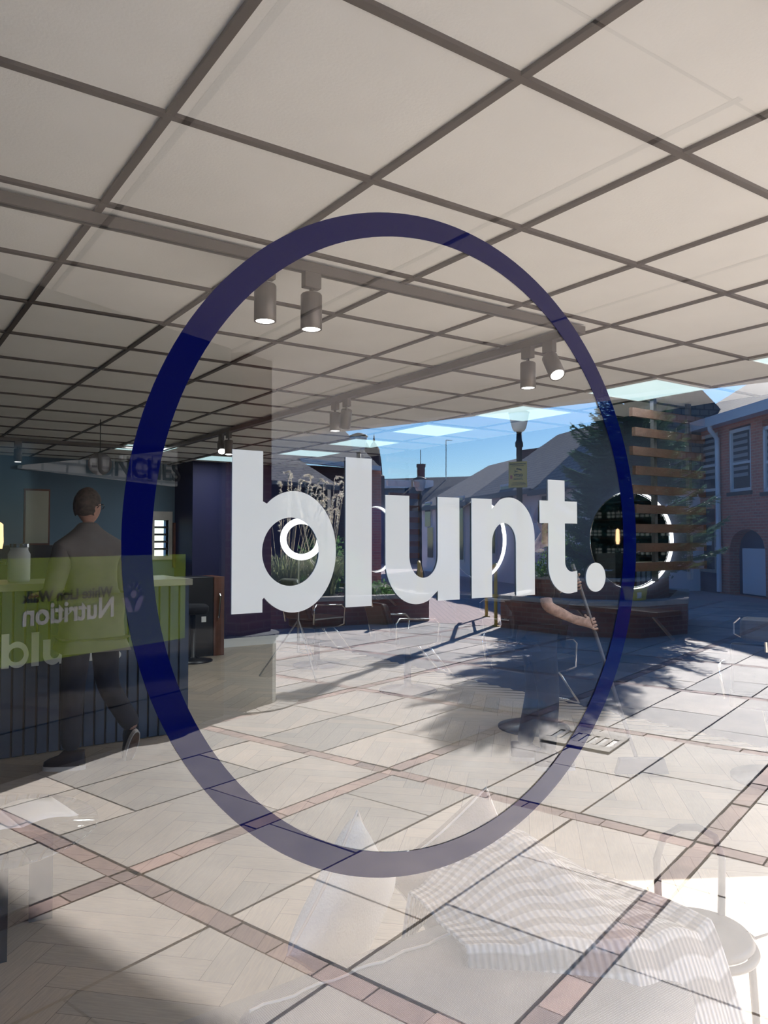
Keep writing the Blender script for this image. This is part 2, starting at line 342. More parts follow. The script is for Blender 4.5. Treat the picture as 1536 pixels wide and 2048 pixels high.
        for f in bm.faces:
            n = f.normal
            if abs(n.z) > 0.9: a = Vector((cr, sr, 0)); b = Vector((-sr, cr, 0))
            else:
                a = Vector((0, 0, 1)).cross(n).normalized(); b = n.cross(a).normalized()
            for l in f.loops:
                co = l.vert.co+org; l[uv].uv = (co.dot(a), co.dot(b))
            f.smooth = smooth
        bm.to_mesh(me); bm.free()
        for mm in (m if isinstance(m, (list, tuple)) else [m]): me.materials.append(mm)
        o = bpy.data.objects.new(name, me); COL.objects.link(o)
        if parent is not None: o.parent = parent
        else: o.location = org
        if bevel > 0:
            bv = o.modifiers.new('bevel', 'BEVEL'); bv.width = bevel; bv.segments = 3; bv.limit_method = 'ANGLE'; bv.angle_limit = math.radians(40)
        return o
def tag(o, label=None, cat=None, group=None, kind=None):
    if label: o['label'] = label
    if cat: o['category'] = cat
    if group: o['group'] = group
    if kind: o['kind'] = kind
    return o
def struct(o, label=None): 
    o['kind'] = 'structure'
    if label: o['label'] = label
    return o
def thing(name, label, cat, loc, group=None, absolute=True):
    o = bpy.data.objects.new(name, None); COL.objects.link(o); o.location = loc; o.empty_display_size = 0.1
    o['abs'] = 1 if absolute else 0
    return tag(o, label, cat, group)
def copy_tree(o, parent=None):
    c = o.copy(); COL.objects.link(c); c.parent = parent
    for ch in list(o.children): copy_tree(ch, c)
    return c
def finish_mesh(name, me, m, parent=None, smooth=False, org=None):
    for mm in (m if isinstance(m, (list, tuple)) else [m]): me.materials.append(mm)
    o = bpy.data.objects.new(name, me); COL.objects.link(o)
    off = Vector((0, 0, 0))
    if parent is not None:
        o.parent = parent
        off = base_of(parent)
    elif org is not None: off = Vector(org); o.location = off
    for v in me.vertices: v.co -= off
    if smooth:
        for p in me.polygons: p.use_smooth = True
    return o
def curve_mesh(loops, depth, place):
    """filled flat shape with holes from closed 2-D loops, given thickness, placed by place(x, y, z)"""
    cu = bpy.data.curves.new('tmp', 'CURVE'); cu.dimensions = '2D'; cu.fill_mode = 'BOTH'; cu.extrude = depth/2
    for lp in loops:
        sp = cu.splines.new('POLY'); sp.points.add(len(lp)-1); sp.use_cyclic_u = True
        for i, p in enumerate(lp): sp.points[i].co = (p[0], p[1], 0, 1)
    return _conv(cu, place)
def text_mesh(body, size, depth, place, bold=0.0, align='LEFT'):
    cu = bpy.data.curves.new('tmp', 'FONT'); cu.body = body; cu.size = size; cu.extrude = depth/2; cu.offset = bold; cu.align_x = align
    return _conv(cu, place)
def _conv(cu, place):
    o = bpy.data.objects.new('tmp', cu); COL.objects.link(o); bpy.context.view_layer.update()
    dg = bpy.context.evaluated_depsgraph_get(); me = bpy.data.meshes.new_from_object(o.evaluated_get(dg), depsgraph=dg)
    bpy.data.objects.remove(o); bpy.data.curves.remove(cu)
    me.materials.clear()
    for v in me.vertices: v.co = place(*v.co)
    bm = bmesh.new(); bm.from_mesh(me); bmesh.ops.recalc_face_normals(bm, faces=bm.faces); bm.to_mesh(me); bm.free()
    return me
def skin_mesh(joints, edges, root, sub=2):
    names = list(joints); idx = {n: i for i, n in enumerate(names)}
    me = bpy.data.meshes.new('tmp'); me.from_pydata([Vector(joints[n][0]) for n in names], [(idx[a], idx[b]) for a, b in edges], [])
    bm = bmesh.new(); bm.from_mesh(me); sk = bm.verts.layers.skin.verify(); bm.verts.ensure_lookup_table()
    for n in names:
        r = joints[n][1]; r = r if isinstance(r, (tuple, list)) else (r, r)
        bm.verts[idx[n]][sk].radius = r; bm.verts[idx[n]][sk].use_root = (n == root)
    bm.to_mesh(me); bm.free()
    o = bpy.data.objects.new('tmp', me); COL.objects.link(o)
    o.modifiers.new('s', 'SKIN').use_smooth_shade = True
    sb = o.modifiers.new('b', 'SUBSURF'); sb.levels = sub; sb.render_levels = sub
    bpy.context.view_layer.update(); dg = bpy.context.evaluated_depsgraph_get()
    m2 = bpy.data.meshes.new_from_object(o.evaluated_get(dg), depsgraph=dg)
    bpy.data.objects.remove(o); bpy.data.meshes.remove(me); m2.materials.clear()
    return m2

CEIL = EYE+1.034; X1 = 5.41; XL = -1.6; YB = 10.6       # inside: ceiling height, right wall, left wall, back wall
GX, GY, T = 0.61, 1.2076, 0.6                             # ceiling grid origin and pitch
# ================================================================== STRUCTURE: the shop inside
# herringbone floor, each plank its own shade
mb = MB(); L_, W_ = 0.62, 0.124; c45 = math.cos(PI/4)
def rot45(x, y): return (x*c45-y*c45+0.2, x*c45+y*c45+2.1)
for n in range(-90, 110):
    for m_ in range(-16, 17):
        ox = n*W_+m_*L_; oy = n*W_-m_*L_
        for (a, b, c, d) in ((0, L_, 0, W_), (L_, L_+W_, W_-L_, W_)):
            g = 0.0007
            q = [(ox+a+g, oy+c+g), (ox+b-g, oy+c+g), (ox+b-g, oy+d-g), (ox+a+g, oy+d-g)]
            if (b-a) < (d-c): q = [q[1], q[2], q[3], q[0]]
            p = [rot45(*t) for t in q]
            cx = sum(t[0] for t in p)/4; cy = sum(t[1] for t in p)/4
            if XL+0.3 < cx < X1-0.3 and DG+0.34 < cy < YB-0.3: mb.poly([IN(t[0], t[1], 0.014) for t in p])
            elif XL-0.1 < cx < X1+0.1 and DG-0.1 < cy < YB+0.1:
                cl = [(min(max(t[0], XL), X1), min(max(t[1], DG+0.03), YB)) for t in p]
                mb.poly([IN(t[0], t[1], 0.014) for t in cl])
pl = mb.build('floor', M['plank'], weld=False); struct(pl)
# uv along each plank for the grain
me = pl.data; uvl = me.uv_layers[0].data
for p in me.polygons:
    ls = list(p.loop_indices)
    if len(ls) == 4:
        r = random.random()*9
        for k, (a, b) in zip(ls, ((0, 0), (0.62, 0), (0.62, 0.124), (0, 0.124))): uvl[k].uv = (a+r, b+r*1.7)
mb = MB(); mb.box(XL-0.1, X1+0.1, 0.02, YB-DG+0.1, -0.25, 0.010); struct(mb.build('trim_9', M['grout']))
mb = MB(); mb.box(XL-0.1, X1+0.1, 0.0, YB-DG+0.1, CEIL+0.004, CEIL+0.06); ceiling = struct(mb.build('ceiling', M['tile']))
mb = MB(); k = -5
while GX+T*k < X1:
    x = GX+T*k; k += 1
    if x > XL: mb.box(x-0.011, x+0.011, 0.01, YB-DG, CEIL-0.006, CEIL+0.005)
j = -1
while GY+T*j < YB:
    y = GY+T*j-DG; j += 1
    if y > 0.03: mb.box(XL, X1, y-0.011, y+0.011, CEIL-0.007, CEIL+0.005)
g = struct(mb.build('trim_1', M['grid']))
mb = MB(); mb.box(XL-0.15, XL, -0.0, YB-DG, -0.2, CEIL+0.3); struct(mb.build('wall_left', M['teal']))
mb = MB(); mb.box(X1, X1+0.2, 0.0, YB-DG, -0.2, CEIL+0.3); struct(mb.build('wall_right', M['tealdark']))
# back wall with a barred window opening
yb = YB-DG; a = at(309, 1040, 10.3); b = at(332, 1108, 10.3)
pW0 = onwall(308, 1040, (0, YB), (1, 0), IN); pW1 = onwall(336, 1112, (0, YB), (1, 0), IN)
xw0, xw1, zw0, zw1 = pW0.x, pW1.x, pW1.z, pW0.z
mb = MB()
mb.box(XL-0.1, xw0, yb, yb+0.2, -0.2, CEIL+0.3); mb.box(xw1, X1+0.2, yb, yb+0.2, -0.2, CEIL+0.3)
mb.box(xw0, xw1, yb, yb+0.2, -0.2, zw0); mb.box(xw0, xw1, yb, yb+0.2, zw1, CEIL+0.3)
struct(mb.build('wall_back', M['teal']))
wt = thing('window_2', None, None, (xw0, yb, zw0)); wt['kind'] = 'structure'
mb = MB()
mb.box(xw0-0.05, xw0, yb-0.03, yb+0.1, zw0-0.05, zw1+0.12); mb.box(xw1, xw1+0.05, yb-0.03, yb+0.1, zw0-0.05, zw1+0.12)
mb.box(xw0, xw1, yb-0.03, yb+0.1, zw1, zw1+0.12); mb.box(xw0, xw1, yb-0.03, yb+0.1, zw0-0.05, zw0); wf = mb.build('window_frame', M['stoneledge'], wt)
mb = MB()
for i in range(1, 5):
    z = zw0+(zw1-zw0)*i/5; mb.bar((xw0, yb+0.03, z), (xw1, yb+0.03, z), 0.03)
mb.build('window_bars', M['black'], wf)
# navy partition standing in front of the back wall
pn0 = onwall(386, 930, (0, 9.9), (1, 0), IN).x
mb = MB(); mb.box(pn0, X1, 9.9-DG, YB-DG, 0, CEIL); struct(mb.build('wall_inner', M['navy']))
mb = MB(); mb.box(pn0, X1, 9.9-DG-0.015, 9.9-DG, 0.014, 0.13); struct(mb.build('baseboard_back', M['white']))
# front: wall band over the glass, sill below, posts at both ends
mb = MB(); mb.box(XL-0.2, X1+0.4, -0.02, 0.011, CEIL-0.02, 3.3); struct(mb.build('wall_front', M['navy']))
mb = MB(); mb.box(XL-0.2, X1+0.4, -0.05, 0.03, 0.0, 0.07); struct(mb.build('trim_2', M['dark']))
mb = MB(); mb.box(XL-0.2, XL, -0.04, 0.04, 0, CEIL); mb.box(X1, X1+0.2, -0.04, 0.04, 0, CEIL); struct(mb.build('trim_3', M['dark']))
# the window pane
mb = MB(); mb.box(XL, X1, 0.0, 0.008, 0.07, CEIL-0.02)
win = mb.build('window_1', [M['glass'], M['clear']]); win['kind'] = 'structure'
for p in win.data.polygons: p.material_index = 0 if p.normal.y < -0.5 else 1

# ------------------------------------------------------------------ the word and ring stuck on the glass
def arc(cx, cz, rx, rz, a0, a1, n=40): return [(cx+rx*math.cos(a0+(a1-a0)*i/n), cz+rz*math.sin(a0+(a1-a0)*i/n)) for i in range(n+1)]
def blunt_loops():
    """outlines in units of the glass-plane measurement at 1 m"""
    G = {}
    zb, xt, at_ = -0.1067, 0.0680, 0.1240
    G['b'] = [[(0.4318, zb), (0.4790, zb), (0.4790, -0.088)] + arc(0.5300, -0.0205, 0.0710, 0.0890, -2.32, 2.25, 60) + [(0.4790, 0.052), (0.4790, at_), (0.4318, at_)],
              arc(0.5245, -0.0205, 0.0465, 0.0500, 0, 2*PI, 60)[:-1]]
    G['l'] = [[(0.6183, zb), (0.6666, zb), (0.6666, at_), (0.6183, at_)]]
    w = 0.0470
    G['u'] = [[(0.6928, xt), (0.6928, -0.030)] + arc(0.7560, -0.036, 0.0632, 0.0725, PI, 1.62*PI, 24) + [(0.7990, -0.088), (0.7990, -0.1050), (0.8462, -0.1050), (0.8462, xt), (0.7990, xt), (0.7990, -0.022)]
              + arc(0.7695, -0.030, 0.0295, 0.036, 0, -PI, 24) + [(0.7400, -0.022), (0.7400, xt)]]
    G['n'] = [[(0.8736, -0.1045), (0.9208, -0.1045), (0.9208, -0.012)] + arc(0.9500, -0.010, 0.0292, 0.036, PI, 0, 24) + [(0.9792, -0.1045), (1.0264, -0.1045), (1.0264, -0.005)]
              + arc(0.9632, 0.0, 0.0632, 0.0720, 0, 0.62*PI, 24) + [(0.9208, 0.050), (0.9208, xt), (0.8736, xt)]]
    G['t'] = [[(1.0625, 0.1085), (1.1075, 0.1085), (1.1075, 0.0690), (1.1417, 0.0690), (1.1417, 0.0270), (1.1075, 0.0270), (1.1075, -0.046)]
              + arc(1.1275, -0.046, 0.0200, 0.0190, PI, 1.5*PI, 10) + [(1.1410, -0.0635), (1.1410, -0.1035), (1.1230, -0.1060)]
              + arc(1.1180, -0.0520, 0.0555, 0.0540, 1.5*PI, PI, 16) + [(1.0625, -0.046), (1.0625, 0.0270), (1.0400, 0.0270), (1.0400, 0.0690), (1.0625, 0.0690)]]
    G['dot'] = [arc(1.1948, -0.0775, 0.0288, 0.0284, 0, 2*PI, 40)[:-1]]
    return G
G = blunt_loops()
vt = thing('window_lettering', 'large pale white word blunt. stuck on the shop window inside the blue ring', 'lettering', (0.6, -0.001, EYE))
for kx, loops in G.items():
    me = curve_mesh(loops, 0.0008, lambda x, y, z: Vector((x*DG, -0.0012+z, y*DG+EYE)))
    finish_mesh('full_stop' if kx == 'dot' else 'letter', me, M['vinylwhite'], vt)
cxr, czr = 0.8005, -0.0040
me = curve_mesh([arc(cxr, czr, 0.5200, 0.5400, 0, 2*PI, 160)[:-1], arc(cxr+0.0, czr, 0.4805, 0.5020, 0, 2*PI, 160)[:-1]], 0.0008, lambda x, y, z: Vector((x*DG, -0.0010+z, y*DG+EYE)))
o = finish_mesh('window_ring', me, M['vinylblue'], None, org=(cxr*DG, -0.001, EYE-0.53*DG)); tag(o, 'large royal blue ring stuck on the shop window around the lettering', 'window decal')

# ================================================================== STRUCTURE: outside
AN = math.radians(17.0); A_ = Vector((math.cos(AN), math.sin(AN))); B_ = Vector((math.sin(AN), -math.cos(AN)))
ORG = Vector((2.89, 4.11)); CELL = 1.95
def PV(a, b, h=0.0): p = ORG+A_*a+B_*b; return EX(p.x, p.y, h)
def vy(a, b): p = ORG+A_*a+B_*b; return p.x, p.y
# wide base ground
mb = MB(); mb.box(-60, 90, -120, -0.02, -0.30, -0.012); struct(mb.build('floor_outside', M['grout']), 'dark ground under and beyond the paving')
slabs = MB(); strips = MB(); SW = 0.105
def okp(p): return p[1] > DG+0.12 and p[1] < 13.5 and not (p[1] > 8.6+(p[0]-9)*0.0 and 8.0 < p[0] < 9.4 and p[1] > 11.6)
for i in range(-6, 8):
    for j in range(-7, 5):
        a0 = i*CELL+SW/2; b0 = j*CELL+SW/2; inner = CELL-SW
        # three courses of slabs per square, cut at random
        cuts = [0, 0.61, 1.235, inner]
        for k in range(3):
            x = 0.0; first = random.choice((0.45, 0.62, 0.78, 0.95))
            widths = []
            while x < inner-0.01:
                w = first if x == 0 else random.choice((0.62, 0.78, 0.92, 1.1))
                if inner-x-w < 0.3: w = inner-x
                if inner-x-w < 0: w = inner-x
                q = [(a0+x+0.006, b0+cuts[k]+0.008), (a0+x+w-0.006, b0+cuts[k]+0.008), (a0+x+w-0.006, b0+cuts[k+1]-0.008), (a0+x+0.006, b0+cuts[k+1]-0.008)]
                x += w
                if all(okp(vy(*t)) for t in q):
                    tl = [random.uniform(-0.002, 0.002) for _ in range(4)]
                    slabs.hexa([PV(t[0], t[1], -0.05) for t in q], [PV(t[0], t[1], tt) for t, tt in zip(q, tl)], random.random())
        # brick strips on two sides
        nb = 8; bl = inner/nb
        for k in range(nb):
            for q in ([(a0+k*bl+0.004, b0-SW+0.006), (a0+(k+1)*bl-0.004, b0-SW+0.006), (a0+(k+1)*bl-0.004, b0-0.006), (a0+k*bl+0.004, b0-0.006)],
                      [(a0-SW+0.006, b0+k*bl+0.004), (a0-0.006, b0+k*bl+0.004), (a0-0.006, b0+(k+1)*bl-0.004), (a0-SW+0.006, b0+(k+1)*bl-0.004)]):
                if all(okp(vy(*t)) for t in q):
                    tl = random.uniform(-0.005, 0.002)
                    strips.hexa([PV(t[0], t[1], -0.05) for t in q], [PV(t[0], t[1], tl) for t in q], random.random())
        q = [(a0-SW+0.01, b0-SW+0.01), (a0-0.01, b0-SW+0.01), (a0-0.01, b0-0.01), (a0-SW+0.01, b0-0.01)]
        if all(okp(vy(*t)) for t in q): strips.hexa([PV(t[0], t[1], -0.05) for t in q], [PV(t[0], t[1], -0.006) for t in q], random.random())
sl = struct(slabs.build('floor_paving', M['slab'], uvrot=0.3, weld=False), 'large worn pinkish grey stone slabs of the square')
st = struct(strips.build('trim_4', M['strip'], weld=False), 'narrow pink brick bands dividing the paving into squares')
mb = MB(); mb.prism([tuple(EX(*p))[:2] for p in ((-14, 9.5), (-14, 14), (8.5, 14), (60, 60), (60, -8), (14.5, -8), (17, 5))], -0.06, -0.018)
# pink brick ramp beyond the rails and the stretch of paving under the far houses
mb = MB(); mb.prism([tuple(EX(*p))[:2] for p in ((8.35, 11.2), (9.1, 9.6), (14.5, 15.5), (20, 26), (14, 27), (9.5, 16.5))], -0.008, 0.004)
struct(mb.build('floor_ramp', M['pinkpave'], uvrot=-1.0), 'pale pink brick path leading away between the two planters')
mb = MB(); mb.prism([tuple(EX(*p))[:2] for p in ((13.4, -6), (40, -6), (40, 40), (9.5, 40), (9.6, 13.4), (14.6, 13.4))], -0.011, -0.004)
struct(mb.build('floor_far', M['pinkpave'], uvrot=0.5), 'brick paving in front of the far shops')

# canopy soffit over the walkway
HS = EYE+1.68
e0 = Vector((5.59, 6.75)); ed = Vector((0.283, -0.959)); 
def edge_at(Y): t = (Y-e0.y)/ed.y; return e0.x+ed.x*t
SOF = [(-2.0, 0.70), (edge_at(0.70), 0.70), (edge_at(10.4), 10.4), (3.3, 10.4), (-2.0, 10.4)]
mb = MB(); mb.prism([tuple(EX(*p))[:2] for p in SOF], HS, HS+0.10); struct(mb.build('ceiling_canopy', M['soffit']), 'pale flat soffit of the canopy outside over the walkway')
mb = MB()
for x in (1.07, 2.75, 4.43, -0.61): mb.box(x-0.016, x+0.016, DG-8.85, -0.72 if x < 2 else -0.86, HS-0.004, HS+0.001)
mb.box(-2, 5.6, -0.895, -0.883, HS-0.003, HS+0.001)
struct(mb.build('trim_5', M['joint']))
# pale edge board along the canopy rim
p0 = Vector((edge_at(0.70), 0.70)); p1 = Vector((edge_at(10.4), 10.4)); nn = Vector((0.959, 0.283))
mb = MB(); q = [p0, p0+nn*0.22, p1+nn*0.22, p1]; mb.prism([tuple(EX(*t))[:2] for t in q], HS-0.28, HS+0.12)
struct(mb.build('trim_6', M['fascia']), 'pale edge board along the rim of the canopy')
mb = MB(); q = [p0+nn*0.222, p0+nn*0.30, p1+nn*0.30, p1+nn*0.222]; mb.prism([tuple(EX(*t))[:2] for t in q], HS-0.20, HS+0.14)
struct(mb.build('trim_7', M['dark']))

# ================================================================== OUTSIDE: neighbouring shopfront, pillar, sign
sA = Vector((0.30, 5.05)); sB = Vector((2.60, 6.20)); sd = (sB-sA).normalized(); sn = Vector((sd.y, -sd.x))   # sn points to the viewer in the reflection
def SF(s, k, h): p = sA+sd*s+sn*k; return EX(p.x, p.y, h)
SLEN = (sB-sA).length
def sfbox(mb, s0, s1, k0, k1, h0, h1):
    mb.hexa([SF(s0, k0, h0), SF(s1, k0, h0), SF(s1, k1, h0), SF(s0, k1, h0)], [SF(s0, k0, h1), SF(s1, k0, h1), SF(s1, k1, h1), SF(s0, k1, h1)])
sfr = thing('shopfront', 'dark glazed shopfront beside the brick pillar, mirrored at the left of the window', 'shopfront', SF(0, 0, 0))
mb = MB(); sfbox(mb, -5, SLEN, -0.04, 0, 0.30, 2.25); mb.build('shop_glass', M['shopglass'], sfr)
mb = MB(); sfbox(mb, -5, SLEN, -0.14, 0.02, 0, 0.30); sfbox(mb, -5, SLEN, -0.10, 0.02, 2.22, 2.30); sfbox(mb, SLEN-0.05, SLEN, -0.1, 0.03, 0.3, 2.25); mb.build('shop_frame', M['dark'], sfr)
mb = MB(); sfbox(mb, -2.6, SLEN+0.15, -0.30, -0.05, 2.30, HS-0.002); mb.build('wall_band', M['dark'], sfr)
# reflected distant white brick wall and its lettering, built as a solid band
def sS(u, v, k=0.0): 
    n = Vector((sn.x, sn.y, 0)); r = ray(u, v); P = Vector((sA.x, sA.y, 0))+n*k; t = P.dot(n)/r.dot(n); p = r*t
    return (Vector((p.x, p.y))-sA).dot(sd), p.z+EYE
s0, z0 = sS(45, 936, 0.06); s1, z1 = sS(355, 973, 0.06); s2, z2 = sS(355, 900, 0.06); s3, z3 = sS(45, 930, 0.06)
bs = thing('brick_reflection', 'white brick wall with dark lettering reflected above the dark shopfront, built as a solid band', 'sign', SF(s0, 0.03, z0))
mb = MB(); mb.extr([SF(s0, 0.06, z0), SF(s1, 0.06, z1), SF(s2, 0.06, min(z2, HS-0.01)), SF(s3, 0.06, z3)], SF(0, 0.01, 0)-SF(0, 0.06, 0)); mb.build('reflected_brick', M['brickwhite'], bs)
sa, za = sS(170, 940, 0.07)
me = text_mesh('LUNCHES', 0.21, 0.01, lambda x, y, z: SF(sa+x, 0.068+z, za+y-0.02), 0.002); finish_mesh('reflected_letters', me, M['dark'], bs)
# green film panel with the club name (it reads correctly from the square)
gs0, gz0 = sS(-40, 1328, 0.02); gs1, gz1 = sS(371, 1276, 0.02); gt0 = sS(371, 1108, 0.02)[1]; gb = gz1
gp = thing('green_window_panel', 'green window panel reading White Lion Walk Nutrition, mirrored, low on the dark shopfront', 'sign', SF(gs0, 0.01, gb))
mb = MB(); sfbox(mb, gs0-2.5, gs1, 0.004, 0.014, gb, gt0); gpn = mb.build('panel', M['green'], gp)
def txt(name, body, u0, u1, vb, m, bold, kk=0.022):
    # the real text starts at the far end and runs back towards the near end
    a, za_ = sS(u1, vb, kk); b, zb_ = sS(u0, vb, kk); w = a-b
    me = text_mesh(body, 1.0, 0.004, lambda x, y, z: Vector((x, y, z)), bold)
    xs = [v.co.x for v in me.vertices]; x0_, x1_ = min(xs), max(xs); k = w/(x1_-x0_)
    for v in me.vertices: x, y, z = v.co; v.co = SF(a-(x-x0_)*k, kk-0.004+z, za_+y*k*1.02)
    finish_mesh(name, me, m, gpn)
txt('dark_writing', 'White Lion Walk', 46, 226, 1192, M['ink'], 0.012)
txt('pale_writing', 'Nutrition', 46, 228, 1232, M['greentext'], 0.022)
def gpt(u, v): s, z = sS(u, v, 0.022); return s, z
mb = MB()
c = gpt(267, 1188); mb.extr([SF(c[0]+0.028*math.cos(t*PI/10), 0.016, c[1]+0.028*math.sin(t*PI/10)) for t in range(20)], SF(0, 0.006, 0)-SF(0, 0, 0))
for sg in (-1, 1):
    pts = []
    for i in range(11):
        t = i/10; pts.append((c[0]+sg*(0.005+0.095*t), c[1]-0.125+0.10*t-0.045*math.sin(PI*t)))
    for i in range(1, 11):
        t = 1-i/10; pts.append((c[0]+sg*(0.005+0.095*t), c[1]-0.125+0.10*t+0.045*math.sin(PI*t)))
    mb.extr([SF(p[0], 0.016, p[1]) for p in pts], SF(0, 0.006, 0)-SF(0, 0, 0))
for i in range(5):
    t = PI*(0.14+0.18*i); mb.bar(SF(c[0]+0.055*math.cos(t), 0.019, c[1]+0.055*math.sin(t)), SF(c[0]+0.085*math.cos(t), 0.019, c[1]+0.085*math.sin(t)), 0.006)
mb.build('leaf_emblem', M['greentext'], gp)
s_, z_ = gpt(116, 1238); mb = MB(); pts = [(s_-0.11+0.22*i/16, z_+0.045-0.055*math.sin(PI*i/16)) for i in range(17)]
mb.tube([SF(p[0], 0.018, p[1]) for p in pts], 0.0035, 6); mb.build('smile_line', M['greentext'], gp)

# brick pillar with curved plinth
pc = Vector((2.98, 6.62))
mb = MB(); q = [pc+sd*a+sn*b for a, b in ((-0.24, -0.17), (0.20, -0.17), (0.20, 0.17), (-0.24, 0.17))]
mb.prism([tuple(EX(*t))[:2] for t in q], 0.0, HS)
pp = EX(pc.x, pc.y, 0)
pl_ = thing('brick_pillar', 'dark maroon brick pillar on a low curved grey plinth at the end of the dark shopfront', 'pillar', pp)
mb.build('brick_shaft', M['brickdark'], pl_)
def plinth(mb, r, z0, z1, n=20): mb.prism([(pp.x+r*math.cos(2*PI*i/n), pp.y+r*math.sin(2*PI*i/n)) for i in range(n)], z0, z1)
mb = MB(); plinth(mb, 0.31, 0.0, 0.60); mb.build('plinth_body', M['plinth'], pl_)
mb = MB(); plinth(mb, 0.335, 0.60, 0.64); mb.build('ledge', M['slate'], pl_)
mb = MB(); n = 26
for i in range(n):
    a0 = 2*PI*i/n+0.01; a1 = 2*PI*(i+1)/n-0.01
    mb.prism([(pp.x+0.32*math.cos(a0), pp.y+0.32*math.sin(a0)), (pp.x+0.52*math.cos(a0), pp.y+0.52*math.sin(a0)), (pp.x+0.52*math.cos(a1), pp.y+0.52*math.sin(a1)), (pp.x+0.32*math.cos(a1), pp.y+0.32*math.sin(a1))], 0, 0.012)
mb.build('setts', M['stoneledge'], pl_)

# ================================================================== OUTSIDE: planters
def planter(name, label, outer, h, soil_h):
    c = sum((Vector(p) for p in outer), Vector((0, 0)))/len(outer)
    def inset(k): return [Vector(p)+(c-Vector(p)).normalized()*k for p in outer]
    cc = EX(c.x, c.y, 0); t = thing(name, label, 'planter', cc)
    def ring(mb, k0, k1, z0, z1):
        a = inset(k0); b = inset(k1); n = len(a)
        for i in range(n):
            j = (i+1) % n
            mb.hexa([EX(a[i].x, a[i].y, z0), EX(a[j].x, a[j].y, z0), EX(b[j].x, b[j].y, z0), EX(b[i].x, b[i].y, z0)],
                    [EX(a[i].x, a[i].y, z1), EX(a[j].x, a[j].y, z1), EX(b[j].x, b[j].y, z1), EX(b[i].x, b[i].y, z1)])
    mb = MB(); ring(mb, 0, 0.24, 0, h-0.07); mb.build('brick_wall', M['brickplanter'], t)
    mb = MB(); ring(mb, -0.03, 0.30, h-0.07, h); mb.build('coping', M['stoneledge'], t)
    mb = MB(); mb.prism([tuple(EX(p.x, p.y))[:2] for p in inset(0.25)], 0.05, soil_h); mb.build('soil_bed', M['soil'], t)
    return t, inset
PR = [(9.0, 9.55), (9.12, 8.0), (9.75, 7.30), (10.83, 7.24), (12.9, 8.6), (12.9, 10.0), (10.3, 10.2)]
prt, insR = planter('raised_planter', 'raised red brick planter with pale coping holding the spruce tree', PR, 0.55, 0.42)
# second, set-back tier seen at its corner
mb = MB(); q = insR(0.55); mb.prism([tuple(EX(p.x, p.y))[:2] for p in q], 0.43, 0.82); mb.build('upper_tier', M['brickplanter'], prt)
mb = MB(); mb.prism([tuple(EX(p.x, p.y))[:2] for p in insR(0.52)], 0.82, 0.87); mb.build('upper_coping', M['stoneledge'], prt)
mb = MB(); mb.prism([tuple(EX(p.x, p.y))[:2] for p in insR(0.75)], 0.87, 0.885); mb.build('upper_soil', M['soil'], prt)
PL = [(5.2, 11.6), (8.60, 11.0), (8.9, 12.0), (7.6, 14.6), (4.2, 14.6)]
plt_, insL = planter('raised_planter', 'long low dark brick planter holding the pampas grass', PL, 0.50, 0.40)

# spruce tree
def spruce(base, H, R):
    t = thing('spruce_tree', 'bushy dark green spruce tree standing in the red brick planter', 'tree', base)
    mb = MB(); mb.tube([base+Vector((0, 0, -0.3)), base+Vector((0.02, 0, H*0.5)), base+Vector((0, 0, H))], [0.075, 0.05, 0.012], 10); mb.build('trunk', M['bark'], t, smooth=True)
    rnd = random.Random(5); fol = MB(); br = MB()
    def needle_spray(p, q, ln, dens):
        p = Vector(p); q = Vector(q); d = (q-p); L = d.length; d.normalize(); s1 = d.cross(Vector((0, 0, 1))).normalized(); n = max(4, int(L*dens))
        for i in range(n):
            b = p+d*(L*(i+0.5)/n); a = rnd.uniform(0, 2*PI); sd_ = (s1*math.cos(a)+s1.cross(d)*math.sin(a))
            tip = b+(sd_*0.8+d*0.75)*ln*rnd.uniform(0.7, 1.1); w = d.cross(sd_)*0.0060+d*0.005
            fol.poly([b-w, b+w, tip], 0.5)
    N = 190
    for i in range(N):
        f = (i+0.5)/N; z = H*(0.04+0.95*f); r = R*(1-f)**0.62*(0.78+0.42*rnd.random())+0.10; a = i*2.39996+rnd.uniform(-.3, .3)
        dr = Vector((math.cos(a), math.sin(a), 0)); st = base+Vector((0, 0, z)); rise = rnd.uniform(0.0, 0.22)*r+0.12*f*r; sag = 0.22*r*(1-f)
        def P(tt): return st+dr*(r*tt)+Vector((0, 0, rise*tt*tt*1.2-sag*tt*(1-tt)*1.5+(0.35*f*r*tt)))
        br.tube([P(0), P(0.5), P(1)], [0.016, 0.009, 0.003], 5)
        ns = max(6, int(r*17))
        for k in range(ns):
            tt = 0.18+0.82*(k+0.5)/ns; p = P(tt)
            for sg in (-1, 1):
                ang = sg*rnd.uniform(0.7, 1.05); tl = (0.42*(1-tt)+0.13)*min(1, r)*rnd.uniform(0.7, 1.15)
                dd = Vector((dr.x*math.cos(ang)-dr.y*math.sin(ang), dr.x*math.sin(ang)+dr.y*math.cos(ang), rnd.uniform(-0.12, 0.30)))
                needle_spray(p, p+dd*tl, 0.040, 230)
        needle_spray(P(0.75), P(1.05), 0.036, 160)
    fol.build('needles', M['needle'], t, weld=False); br.build('branches', M['bark'], t, weld=False)
spruce(EX(11.35, 8.75, 0.85), 3.35, 1.38)
